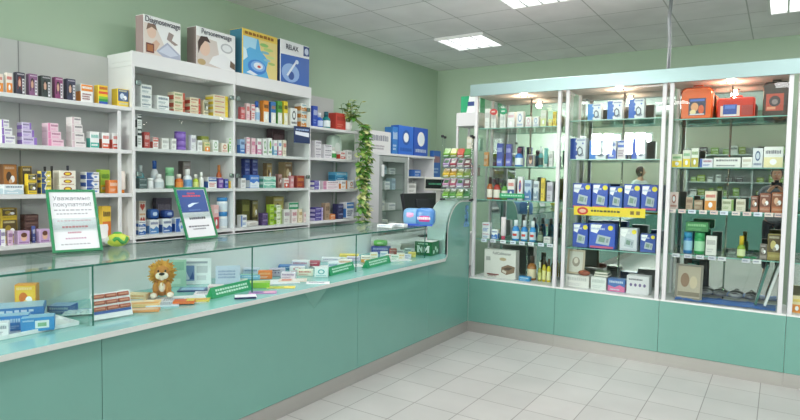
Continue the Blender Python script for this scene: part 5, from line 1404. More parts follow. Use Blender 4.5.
shelf_goods('y', FY, H2[0], D2 + 'top shelf', [
    (588, 602, 103.5, 'white test kit box with black D', 'diabox', ['#eceff4', '#3a86d8']),
    (607.6, 623.2, 100.5, 'blue and white test kit box', 'diabox', ['#eef1f6', '#2f6fd0']),
    (629, 645.2, 98.5, 'blue-edged test kit box', 'diabox', ['#eef1f6', '#2a62c8']),
], depth=.10, inset=.07, group=G2_, slope=sl2)
shelf_goods('y', FY, H2[1], D2 + 'second shelf', [
    (570.4, 586.6, 137.8, 'test kit box with a yellow star', 'diabox', ['#e6e9f0', '#2a4fb0']),
    (589.6, 607.2, 139.8, 'blue and white test kit box', 'diabox', ['#e9edf4', '#2f78d8']),
    (608, 617, 139.8, 'slim white test kit box', 'wave', ['#ece9f0', '#4a6ad0', '#2a4fb0']),
    (617.6, 626.5, 140, 'slim rose-white test kit box', 'topband', ['#efe6e9', '#4a6ac8', '#8a6a8a', WH]),
    (632, 646.4, 137.8, 'test kit box with tall blue edge', 'diabox', ['#e9ecf4', '#2a55c0']),
], depth=.10, inset=.07, group=G2_, slope=sl2)
# yellow star decal is printed on the first of the row: small disc part
shelf_goods('y', FY, H2[2], D2 + 'third shelf', [
    (573, 592, 183.2, 'navy blood pressure monitor box', 'device', ['#2448b4', '#c8507a', '#4a5ab8']),
    (592.6, 608.8, 183.6, 'indigo pressure monitor box', 'device', ['#2a4cbc', '#c8507a', '#4f62c0']),
    (609.4, 623.2, 186.2, 'smaller light blue monitor box', 'device', ['#2f58b4', '#b0c8e8', '#6a9ad8']),
    (624, 641, 184, 'dark blue monitor box', 'device', ['#2244ac', '#c8507a', '#4a58b0']),
    (641.6, 658.5, 185, 'blue monitor box with pink foot', 'device', ['#2a4ab8', '#d85a86', '#5068c0']),
], depth=.10, inset=.06, group=G2_, slope=sl2)
shelf_goods('y', FY, H2[3], D2 + 'fourth shelf', [
    (573, 588.8, 223.2, 'navy wrist monitor box', 'device', ['#2448b4', '#3a4aa0', '#4a5ab8']),
    (589.4, 616.2, 223.6, 'wide blue monitor box', 'device', ['#2c50c0', '#c8507a', '#5068c0']),
    (620, 638.2, 228, 'white and navy monitor box', 'device', ['#d9dce4', '#c8ccd8', '#2f4a9c']),
    (640.4, 656.5, 234, 'small blue monitor box', 'device', ['#284aa8', '#3a5ab8', '#5a7ad0']),
], depth=.10, inset=.06, group=G2_, slope=sl2)
shelf_goods('y', FY, ZS, "second case's bottom deck", [
    (564.5, 590, 275, 'flat white box below the framed picture', 'text', ['#e6e3df', '#b8b8b8', '#c8c8c8']),
    (590.8, 607, 277, 'white box under green books', 'text', ['#e3e6e2', '#b0b8b4', '#c0c8c4']),
    (607.6, 626, 279, 'blue box with pink corner', 'wave', ['#3a6ab0', '#d86a9a', WH]),
    (626.6, 650.5, 276, 'white box with purple dots', 'dots', ['#dcdade', '#6a5a8a', WH]),
], depth=.16, inset=.05, group=G2_, slope=sl2)
# framed picture leaning, brown shell and green books on the white boxes
def framed(px0, px1, ytop, F, zb, look, frame_c, pic, deco, lean=-.2, rz=0.0, name='framed_picture'):
    a, b = at(px0, (ytop + 30), 1, F), at(px1, ytop + 30, 1, F); zt = at((px0 + px1) / 2, ytop, 1, F).z
    w = b.x - a.x; h = (zt - zb) / math.cos(lean)
    t = empty(name, ((a.x + b.x) / 2, F, zb + .0006), rz, look, 'picture')
    fr = MB(); k = .016
    for x0, x1, z0, z1 in ((-w / 2, w / 2, 0, k), (-w / 2, w / 2, h - k, h), (-w / 2, -w / 2 + k, k, h - k), (w / 2 - k, w / 2, k, h - k)): fr.box(x0, x1, -.012, .004, z0, z1, M(frame_c, .4))
    fr.build('frame', t, (0, 0, 0), 0, (lean, 0, 0))
    pc = MB(); pc.box(-w / 2 + k, w / 2 - k, -.004, .002, k, h - k, M(pic, .5))
    for i, (pts, c) in enumerate(deco): pc.face([((u - .5) * w, -.0045 - .0004 * i, v * h) for u, v in pts], M(c, .5))
    pc.build('picture', t, (0, 0, 0), 0, (lean, 0, 0))
zb2 = at(577, 275, 1, .095).z
framed(566.5, 584, 250, .13, zb2 + .003, 'pale framed drawing leaning on the flat white box in the second case', '#b8a890', '#d2cfc4', [(ell(.5, .5, .22, .2), '#9a8f80'), (ell(.5, .55, .12, .12), '#d9cfc0')], -.12)
p = at(584, 273, 1, .1); mb = MB(); mb.blob((0, 0, .022), (.05, .03, .024), M('#8f4a35', .4), 18, 10); mb.blob((-.012, -.012, .03), (.02, .016, .014), M('#b86a4a', .4), 12, 8)
o = mb.build('shell_ornament', None, (p.x + .005, .085, zb2 + .003)); tag(o, 'small brown shell-like ornament on the flat white box in the second case', 'ornament')
z3 = at(599, 277, 1, .095).z + .003
for i, (w, c, lk) in enumerate(((.11, '#3f5a44', 'dark green book lying on the white box in the second case'), (.1, '#6a7f5a', 'thin olive book lying on the dark green book in the second case'))):
    mb = MB(); mb.box(-w / 2, w / 2, 0, .12, .002, .016, M('#e6e2d6', .6)); mb.box(-w / 2 - .002, w / 2 + .002, -.002, .122, .0162, .019, M(c, .5)); mb.box(-w / 2 - .002, w / 2 + .002, -.002, .122, -.001, .0018, M(c, .5))
    p = at(600, 277, 1, .1); o = mb.build('book', None, (p.x + .008, .1, z3 + .0215 * i), .05 * i); tag(o, lk, 'book', 'books on the second case deck')
# yellow price strip across the second case
a, b = at(574, 206.5, 1, .035), at(645.5, 208.5, 1, .035); zb = at(610, 216.5, 1, .035).z; zt_ = (a.z + b.z) / 2
mb = MB().box(a.x, b.x, -.002, .002, 0, zt_ - zb, M('#f2d21c', .4), .001); o = mb.build('price_strip', None, (0, .036, zb)); tag(o, 'long yellow price strip with a red oval badge in the second case', 'price strip')
hh = zt_ - zb; d = MB(); cx = a.x + (b.x - a.x) * .13
d.face([(cx + .045 * math.cos(2 * PI * i / 20), -.0026, hh / 2 + hh * .44 * math.sin(2 * PI * i / 20)) for i in range(20)], M('#d0342c')); d.face([(cx + .028 * math.cos(2 * PI * i / 16), -.0030, hh / 2 + hh * .22 * math.sin(2 * PI * i / 16)) for i in range(16)], M('#f0b89a'))
glyphs(d, a.x + .14, hh * .35, b.x - .19, hh * .7, M('#4a4a2a'), lambda u, v: (u, -.0027, v), 1, 4)
for q in (.8, .88): d.face([(a.x + (b.x - a.x) * q, -.0027, hh * .3), (a.x + (b.x - a.x) * (q + .05), -.0027, hh * .3), (a.x + (b.x - a.x) * (q + .05), -.0027, hh * .7), (a.x + (b.x - a.x) * q, -.0027, hh * .7)], M('#8a6a2a'))
d.build('printing', o)
# green price strip in the first case
a, b = at(499.6, 193, 1, .034), at(524.5, 193.6, 1, .034); zb = at(512, 198.2, 1, .034).z
mb = MB().box(a.x, b.x, -.002, .002, 0, a.z - zb, M('#189a64', .35), .001); o = mb.build('price_strip', None, (0, .033, zb)); tag(o, 'green price strip before the bottles in the first case', 'price strip')
d = MB(); glyphs(d, a.x + .02, (a.z - zb) * .3, b.x - .02, (a.z - zb) * .75, M('#bfe8d2'), lambda u, v: (u, -.0026, v), 1, 6); d.build('lettering', o)
# small price tickets along shelf edges
def tickets(pxs, py0, py1, F, zc, cols, look):
    for i, px in enumerate(pxs):
        p = at(px, py0 + (py1 - py0) * i / max(1, len(pxs) - 1), 1, F)
        mb = MB().box(-.026, .026, -.0012, .0012, -.026, .003, M(cols[i % len(cols)], .4), .0004); glyphs(mb, -.02, -.02, .02, -.006, M('#6a6f8a'), lambda u, v: (u, -.0017, v), 1, i)
        o = mb.build('price_ticket', None, (p.x, F, zc)); tag(o, '%s, %s along' % (look, ORD[i]), 'price ticket', look + 's')
tickets([484, 493, 503, 513, 522, 531, 541, 550], 241, 244, .0405, H1[3] - .0005, ['#dfe6f4', '#e6e6f0', '#f0eef4'], 'small white price ticket on the first case\'s fourth shelf edge')
tickets([672, 682, 692, 703, 714, 724, 736, 747, 758, 769, 779], 211, 214, .0405, H3[2] - .0005, ['#ecd9d2', '#e6c8c2', '#dfe2f0'], 'small pale price ticket on the third case\'s third shelf edge')
tickets([676, 688, 700, 712, 722, 746, 757], 255, 261, .0405, H3[3] - .0005, ['#d8d8dc', '#c8c8d2'], 'small grey price ticket on the third case\'s fourth shelf edge')

# third case, top shelf: first aid bags
def bag(px0, px1, ytop, F, zb, dep, colr, look, deco, dark=None, arch=.35, rz=0.0, rough=.22):
    a, b = at(px0, 110, 1, F), at(px1, 110, 1, F); zt = at((px0 + px1) / 2, ytop, 1, F).z
    w = b.x - a.x; h = zt - zb
    t = empty('first_aid_bag', ((a.x + b.x) / 2, F, zb + .0006), rz, look, 'bag', 'bags on the third case top shelf')
    r = w * arch * .55
    pts = [(-w / 2 + .006, 0), (w / 2 - .006, 0), (w / 2, .01), (w / 2, h - r)] + [(w / 2 - r + r * math.cos(q), h - r + r * math.sin(q)) for q in [PI / 2 * i / 6 for i in range(1, 7)]] + [(-w / 2 + r - r * math.sin(q), h - r + r * math.cos(q)) for q in [PI / 2 * i / 6 for i in range(7)]] + [(-w / 2, .01)]
    bm_ = MB(); n = len(pts); m_ = M(colr, rough)
    rings = [(.9, .012), (1.0, 0.0 + .03), (1.0, dep - .02), (.92, dep)]
    cen = (0, h / 2); vs = []
    for s, y in [(.93, 0.0), (1.0, .018), (1.0, dep - .018), (.93, dep)]:
        for x, z in pts: vs.append((cen[0] + (x - cen[0]) * s, y, max(0.0, cen[1] + (z - cen[1]) * s) if s < 1 else z))
    fs = [tuple(range(n)), tuple(reversed(range(3 * n, 4 * n)))]
    for k in range(3):
        for i in range(n): j = (i + 1) % n; fs.append((k * n + i, (k + 1) * n + i, (k + 1) * n + j, k * n + j))
    bm_.mesh(vs, fs, m_); bm_._fix = True; bm_.build('shell', t)
    z_ = MB(); zp = [(x * 1.006, .0175, z) for x, z in pts[2:-1]]; z_.tube(zp, .004, M(dark or '#3a2a24', .5), 6); z_.build('zipper', t)
    hn = MB(); hn.tube([(-w * .18, dep * .5, h - .004), (-w * .14, dep * .5, h + .02), (w * .14, dep * .5, h + .02), (w * .18, dep * .5, h - .004)], .007, M(dark or colr, .5), 8); hn.build('handle', t)
    d = MB()
    for i, (p_, c) in enumerate(deco): d.face([((u - .5) * w, -.0008 - .0005 * i, v * h) for u, v in p_], M(c, .35))
    d.build('printed_label', t)
    return t
zT = H3[0]
bag(680.5, 712, 87.5, .10, zT, .13, '#e8641e', 'orange first aid bag with a printed blue label on the third case top shelf', [(R_(.26, .12, .8, .66), '#2a2f4a'), (R_(.3, .56, .76, .63), '#4a6ac0'), (ell(.45, .38, .12, .14), '#e0a070'), (ell(.66, .3, .09, .14), '#d85a2a'), (ell(.4, .22, .1, .08), '#f0d8a0'), (R_(.3, .13, .76, .17), '#d8d4e0')], '#c24a12')
bag(716.7, 754.4, 98, .10, zT, .13, '#cf3a2a', 'red first aid bag with a blue window label between orange and dark bags', [(R_(.1, .08, .62, .62), '#e6c8b8'), (R_(.17, .18, .54, .68), '#2f4a9a'), (R_(.22, .46, .5, .64), '#5a7ac8'), (R_(.2, .08, .52, .17), '#e6e0e6'), (R_(.66, .12, .96, .62), '#a83028')], '#e8584a', .12)
bag(762.5, 788.5, 82, .10, zT, .15, '#4a3a34', 'dark brown bag with a red label on the third case top shelf', [(R_(.12, .16, .8, .66), '#b8442e'), (ell(.46, .44, .22, .16), '#3a2a2c'), (ell(.46, .42, .12, .08), '#8a7a7a'), (R_(.16, .2, .5, .28), '#d89070')], '#2a2422')
shelf_goods('y', FY, H3[1], D3 + 'second shelf', [
    (672, 682.5, 154, 'yellow and green herb box', 'split', ['#d9dfc0', YL, GR]),
    (683, 691, 150, 'white herb carton', 'split', ['#e6e8d8', YL, GR]),
    (691.5, 699, 148, 'white and green herb carton', 'split', ['#e9ebdf', '#b8a82a', '#4a7a2a']),
    (699.8, 713, 158.5, 'blue and white box', 'sideband', ['#e6e4ec', '#2f4fa8', '#8a2f4a']),
    (713.5, 741, 157.5, 'long white box with black lettering', 'band', ['#eceae6', '#e6e4e0', '#3a3a44', '#2a2a33']),
    (742, 752.5, 157, 'short cream box', 'text', ['#efece6', '#b8a890', '#c8c0b0']),
    (753, 763.5, 148, 'white box with grey wheel picture', 'logo', ['#dfe2e6', '#4a5f86', '#c8d4e0']),
    (764, 784, 146.5, 'tall white and yellow carton', 'split', ['#f0efec', '#efe3b0', '#3a3a4a']),
], depth=.12, inset=.06, group=G3_, slope=sl3)
shelf_goods('y', FY, H3[2], D3 + 'third shelf', [
    (670, 678.5, 192, 'rose and white carton', 'logo', ['#e2c8c2', '#a8503f', WH]),
    (686, 693, 197, 'small tan carton', 'text', ['#b89a80', '#6a4a3a', '#8a6a5a']),
    (694, 703, 200, 'low brown box', 'text', ['#9a7a5f', '#e0d0b8', '#c8b8a0']),
    (705, 717, 191, 'orange and cream carton', 'split', ['#e8d8c0', '#e08a30', RD]),
    (722, 734, 199, 'low green and cream box', 'endband', ['#d2d2b8', '#7a9a4a', '#5a6a3a']),
    (736, 746, 199, 'low cream box', 'text', ['#dcd4c0', '#8a7a5a', '#a89a7a']),
    (751, 758.5, 196, 'small terracotta box', 'photo', ['#a8604a', '#6a3a2c', '#d09a80']),
    (760, 771, 193.5, 'terracotta box with photo', 'photo', ['#b0684f', '#7a4030', '#d8a890']),
    (772, 784, 192.5, 'orange-brown box with photo', 'photo', ['#b8653a', '#8a4a2a', '#e0b090']),
], depth=.10, inset=.06, group=G3_, slope=sl3)
shelf_goods('y', FY, H3[3], D3 + 'fourth shelf', [
    (683, 693, 232, 'blue jar', 'jar', ['#2f78b8', '#3f9ac8', '#9fc8e0']),
    (693.5, 705.5, 232.5, 'green jar', 'jar', ['#2f9a55', '#3fae68', '#a8d8b0']),
    (706, 717, 236, 'white carton', 'text', ['#e3e0da', '#8a8a8a', '#b0b0b0']),
    (737, 746.5, 236, 'lime bottle with yellow cap', 'dropper', ['#8fae3a', '#d8b82a', '#e0e8b0']),
    (760, 767.5, 244, 'small grey frame', 'photo', ['#8a8078', '#5a5048', '#b8b0a8']),
    (768, 782.5, 234, 'brown and yellow carton', 'photo', ['#9a8a4a', '#5a4a2a', '#c8b870']),
], depth=.09, inset=.06, group=G3_, slope=sl3)
a = at(686, 226, 1, .1); b = at(708.5, 226, 1, .1); zj = at(695, 232, 1, .1).z
mb = MB(); carton(mb, b.x - a.x, .1, .07, '#2f7a3f', 'text', ['#a8d8a0', '#7ab87a'], 501); o = mb.build('medicine_box', None, ((a.x + b.x) / 2, .13, zj + .006)); tag(o, 'dark green flat box lying across the blue and green jars', 'box')
# deck of the third case: framed pictures, blue cloth, folded stands
framed(674.5, 702, 265, .12, ZS, 'framed beige picture leaning in the third case bottom', '#7a7468', '#b0a490', [(ell(.35, .55, .16, .2), '#8a6a50'), (ell(.66, .5, .14, .18), '#c8b89a'), (R_(.1, .1, .9, .22), '#7f7460')], -.16)
framed(686, 694, 264, .21, ZS, 'teal framed board leaning by the post in the third case bottom', '#2f8a7a', '#6ab0a0', [], -.1)
mb = MB(); n = 26; x0_, x1_ = at(674, 300, 2, ZS).x, at(776, 305, 2, ZS).x
rg3 = random.Random(5); m_rows = 6; V = []; F_ = []
for j in range(m_rows):
    for i in range(n): V.append((x0_ + (x1_ - x0_) * i / (n - 1) + rg3.uniform(-.006, .006), .05 + .045 * j + rg3.uniform(-.006, .006), ZS + .004 + .018 * abs(math.sin(i * .9 + j) * math.sin(i * .37 + 1)) * (1 if 0 < j < m_rows - 1 else .3)))
for j in range(m_rows - 1):
    for i in range(n - 1): F_.append((j * n + i, j * n + i + 1, (j + 1) * n + i + 1, (j + 1) * n + i))
mb.mesh(V, F_, M('#3f78c8', .4), True); o = mb.build('blue_cloth', None, (0, 0, .001)); tag(o, 'crumpled blue cloth covering the bottom of the third case', 'cloth')
for j, (px, ln, c, lk) in enumerate(((765, .20, '#3a6f66', 'dark teal folded board leaning at the far end of the third case'), (771, .24, '#dfe2e0', 'white folded board leaning beside the teal board in the third case'))):
    p = at(px, 300, 2, ZS + .02); mb = MB(); mb.box(-.008, .008, -.07, .07, 0, .30, M(c, .4), .002); mb.box(-.0095, -.0081, -.06, .06, .02, .28, M('#c8d0cc', .4))
    o = mb.build('folded_board', None, (p.x - .055 + .02 * j, .16, ZS + .026), 0, (0, ln + .02, 0)); tag(o, lk, 'board')
for j, (px, c, w) in enumerate(((706, '#8a8a8c', .10), (721, '#6a6c70', .10), (737, '#9a9c9e', .10), (752, '#77797c', .08))):  # solid grey lumps built in place of mirror reflections
    p = at(px, 293, 2, ZS + .03); mb = MB()
    mb.blob((0, 0, .02), (w / 2, .05, .022), M(c, .35), 14, 8); mb.tube([(-w * .3, -.02, .03), (0, -.045, .042), (w * .3, -.02, .03)], .004, M('#2a2c30', .4), 6)
    o = mb.build('reflection_lump', None, (p.x, .30, ZS + .026), 0); tag(o, 'grey lump standing in for a mirror reflection, %s along behind the blue cloth' % ORD[j], 'reflection', 'reflection lumps on the third case deck')
p = at(748, 262, 1, .12)
t = empty('green_scissors', (p.x, .13, H3[3] + .0006), .4, 'green handled scissors lying on the third case\'s fourth shelf', 'scissors')
mb = MB()
for s in (-1, 1):
    ring = [(s * .022 + .018 * math.cos(2 * PI * i / 12), -.03 + .02 * math.sin(2 * PI * i / 12), .006) for i in range(13)]; mb.tube(ring, .005, M('#1f8a5a', .35), 6)
mb.build('handles', t)
mb = MB()
for s in (-1, 1): mb.mesh([(-s * .006, -.012, .005), (s * .01, -.012, .005), (s * .006, .09, .006), (s * .003, .09, .006)], [(0, 1, 2, 3)], CHROME); mb.tube([(s * .006, -.012, .005), (-s * .004, .09, .005)], .003, CHROME, 5)
mb.build('blades', t)
# fourth case: a few cartons seen at the frame edge
shelf_goods('y', FY, ZS, "fourth case's bottom deck", [(792, 803, 296, 'orange and yellow carton', 'split', ['#efdca8', OR, YL])], depth=.1, inset=.05, group='goods in the fourth display case', slope=sl3)
for k, (z, lk) in enumerate(((H3[1], 'second'), (H3[2], 'third'))):
    mb = MB(); carton(mb, .12, .08, .14, '#e6d2b8' if k else '#dfe6ea', 'band', ['#c8803a' if k else '#3a78b8', INK], 700 + k); o = mb.build('medicine_box', None, (2.56, .15, z + .0006)); tag(o, 'pale carton on the fourth case\'s %s shelf at the frame edge' % lk, 'box')

# ------------------------------------------------------------------ side case with the gum rack in front
t = empty('side_display_case', (-.1, .19, ZT), 0, 'narrow white-topped side case behind the gum rack', 'display case')
zc0 = 1.90 - ZT
MB().box(-.115, .105, -.10, .16, zc0, zc0 + .125, FRW, .003).build('top_box', t)
for x, y in ((-.112, -.098), (-.112, .14), (.085, .14)): MB().box(x, x + .018, y, y + .018, .0005, zc0 - .0005, FRW).build('post', t)
for z in (.22, .46): MB().box(-.09, .084, -.075, .135, z, z + .006, SHELFGLASS).build('glass_shelf', t)
MB().box(-.111, -.107, -.079, .139, .002, zc0 - .002, GLASS).build('side_pane', t)
zt2 = ZT + zc0 + .125
a, b = at(462, 110, 1, .16), at(474.5, 110, 1, .16); ztp = at(466, 97, 1, .16).z
mb = MB(); w = .2; h = ztp - zt2
mb.box(-w / 2, w / 2, -.05, .05, 0, h, M('#e4ece8', .4), .003)
mb.face([(-w * .5, -.0506, .0), (-w * .2, -.0506, .0), (-w * .06, -.0506, h), (-w * .5, -.0506, h)], M('#1f9a6a')); mb.face([(-w * .14, -.051, h * .4), (w * .2, -.051, h * .4), (w * .2, -.051, h * .66), (-w * .14, -.051, h * .66)], M('#2a3f7a'))
mb.face([(w / 2 + .0006, -.05, 0), (w / 2 + .0006, .05, 0), (w / 2 + .0006, .05, h), (w / 2 + .0006, -.05, h)], M('#3fa878'))
o = mb.build('medicine_box', None, (-.085, .17, zt2 + .0006)); tag(o, 'green and white carton standing on the side case above the gum rack', 'box')
for k, (x, z, c, h_, lk) in enumerate(((-.15, .2265, '#6a86b8', .12, 'blue'), (-.07, .2265, '#c8a0a0', .1, 'rose'), (-.13, .4665, '#d9d2c0', .13, 'cream'), (-.05, .4665, '#8fb8a8', .11, 'mint'))):
    mb = MB(); carton(mb, .06, .06, h_, c, 'text', [WH, WH], 800 + k); o = mb.build('medicine_box', None, (x + .02, .2, ZT + z)); tag(o, 'small %s carton inside the side case behind the gum rack' % lk, 'box')

gx, gy = -.075, -.13
t = empty('gum_rack', (gx, gy, ZT), .35, 'clear acrylic rack of chewing gum with black knobs on the pillar', 'rack')
HW, HD, HR = .13, .07, .56
for x, y in ((-HW, -HD), (HW, -HD), (-HW, HD), (HW, HD)):
    MB().tube([(x, y, .016), (x, y, HR)], .005, ACRYL, 8).build('upright', t)
    kb = MB(); kb.lathe([(.012, 0), (.014, .004), (.014, .018), (.010, .022)], BLACK, 12); kb.build('knob', t, (x, y, HR))
    kf = MB(); kf.lathe([(.014, 0), (.012, .016)], BLACK, 12); kf.build('foot', t, (x, y, 0))
TZ = [.04, .135, .225, .315, .405]
TILT = .42
for z in TZ:
    tr = MB(); tr.box(-HW + .003, HW - .003, -HD, HD, -.002, .001, ACRYL); tr.box(-HW + .003, HW - .003, -HD - .002, -HD, -.002, .028, ACRYL)
    tr.build('tray', t, (0, 0, z), 0, (TILT, 0, 0))
GUM = [['#6fa83a', '#4f8f3a', '#8ab04f', '#3a7a42'], ['#b58aa6', '#9a4f62', '#a394b4', '#6f4450'], ['#cfae34', '#bf9a30', '#9aa545', '#6f8a3a'], ['#9f88b0', '#8f3f4a', '#a897a4', '#6a3a3c'], ['#6a9f3a', '#9aa53a', '#b8503f', '#4f8a42']]
GN = [['bright lime', 'grass green', 'light lime', 'dark green'], ['pink', 'rose', 'lilac', 'plum'], ['yellow', 'golden', 'yellow-green', 'olive'], ['mauve', 'crimson', 'pale pink', 'maroon'], ['leaf green', 'chartreuse', 'coral red', 'mid green']]
LVN = ['lowest', 'second', 'third', 'fourth', 'topmost']
order = [0, 1, 2, 3, 4]
rt = Matrix.Rotation(.35, 4, 'Z')
for k, z in enumerate(TZ):
    for j in range(4):
        mb = MB(); mb.box(-.0295, .0295, -.062, .062, 0, .04, M(GUM[k][j], .3), .004); mb.face([(-.018, -.045, .0404), (.018, -.045, .0404), (.018, .02, .0404), (-.018, .02, .0404)], M('#f3f3ee' if j % 2 else '#2f7a3a', .4)) if k in (1, 3) else None
        mb.face([(-.022, -.0625, .010), (.02, -.0625, .014), (.02, -.0625, .024), (-.022, -.0625, .02)], M('#f4f2ea', .4))
        loc = Vector((-.093 + .062 * j, -.002, z + .003)); wl = rt @ loc
        o = mb.build('gum_pack', None, (gx + wl.x, gy + wl.y, ZT + wl.z)); o.rotation_euler = (Matrix.Rotation(.35, 3, 'Z') @ Matrix.Rotation(TILT, 3, 'X') @ Matrix.Rotation(.012 * (j - 1.5), 3, 'Z')).to_euler()
        tag(o, '%s gum pack on the %s tray of the acrylic rack' % (GN[k][j], LVN[k]), 'gum pack', 'gum packs in the acrylic rack')
# blue swirl emblem on the pillar face beside the first case
p0, p1 = at(463, 205, 0, .001), at(470, 226, 0, .001)
yc, zc = (p0.y + p1.y) / 2, (p0.z + p1.z) / 2; hw, hh = abs(p1.y - p0.y) / 2, abs(p0.z - p1.z) / 2
mb = MB()
EM = M('#6fa8d8', .4)
def emb(u, v): return (.0012, yc + u * hw, zc + v * hh)
def band(pts, k):
    for a, b in zip(pts[:-1], pts[1:]):
        a, b = Vector(a), Vector(b); n = Vector((-(b - a).y, (b - a).x)).normalized() * k
        mb.face([emb(*(a - n)), emb(*(b - n)), emb(*(b + n)), emb(*(a + n))], EM)
band([(-.6 + .0, -.9), (-.2, -.5), (.3, -.2), (.35, .15), (-.1, .35), (-.35, .6), (0, .85), (.45, .7)], .16)
band([(.6, -.9), (.2, -.5), (-.3, -.2), (-.4, .1)], .14); band([(0, -.95), (0, .95)], .08)
band([(-.7, -.95), (.7, -.95)], .06)
o = mb.build('pharmacy_sticker'); tag(o, 'pale blue pharmacy emblem sticker on the teal pillar face', 'sticker')
# ------------------------------------------------------------------ across the shop floor (seen in the mirrors)
t = empty('rear_counter', (1.6, -8.3, 0), 0, 'turquoise counter across the shop seen in the case mirrors', 'counter')
MB().box(-2.5, 2.5, -.3, .3, .1, 1.1, TEAL, .002).build('front_panel', t); MB().box(-2.5, 2.5, -.29, .29, 0, .0995, ALU).build('kick_plate', t); MB().box(-2.52, 2.52, -.32, .32, 1.1005, 1.13, MINT, .002).build('top_board', t)
t = empty('rear_shelf_unit', (1.85, -9.19, 0), 0, 'white shelving behind the turquoise counter across the shop', 'shelving')
MB().box(-1.25, 1.25, 0, .012, 0, 2.2, BACKW).build('back_panel', t)
for x in (-1.27, -.01, 1.25): MB().box(x, x + .02, .0, .30, 0, 2.2, SHELFW).build('side_panel', t)
RZ = [1.15, 1.45, 1.75, 2.05]
for z in RZ: 
    for x0, x1 in ((-1.249, -.011), (.011, 1.249)): MB().box(x0, x1, .013, .30, z - .02, z, SHELFW).build('shelf', t)
kinds = [('lime green pack on the shelving across the shop', '#8fae5a'), ('white pack on the shelving across the shop', '#e6e6e2'), ('dark box on the shelving across the shop', '#4a3f44'), ('olive pack on the shelving across the shop', '#8a9a3f')]
rg4 = random.Random(9)
for zi, z in enumerate(RZ):
    for b_i, (x0, x1) in enumerate(((-1.23, -.03), (.03, 1.23))):
        x = x0 + .05
        while x < x1 - .16:
            w = rg4.uniform(.09, .16); h = rg4.uniform(.10, .2); lk, c = kinds[rg4.randrange(4)]
            mb = MB(); SEED[0] += 1; carton(mb, w, .1, h, c, 'text', [WH if c != '#e6e6e2' else INK, WH], SEED[0])
            o = mb.build('medicine_box', None, (1.85 + x + w / 2, -9.19 + .18, z + .0006), PI); tag(o, lk, 'box', lk.replace('pack', 'packs').replace('box', 'boxes')); x += w + rg4.uniform(.01, .09)

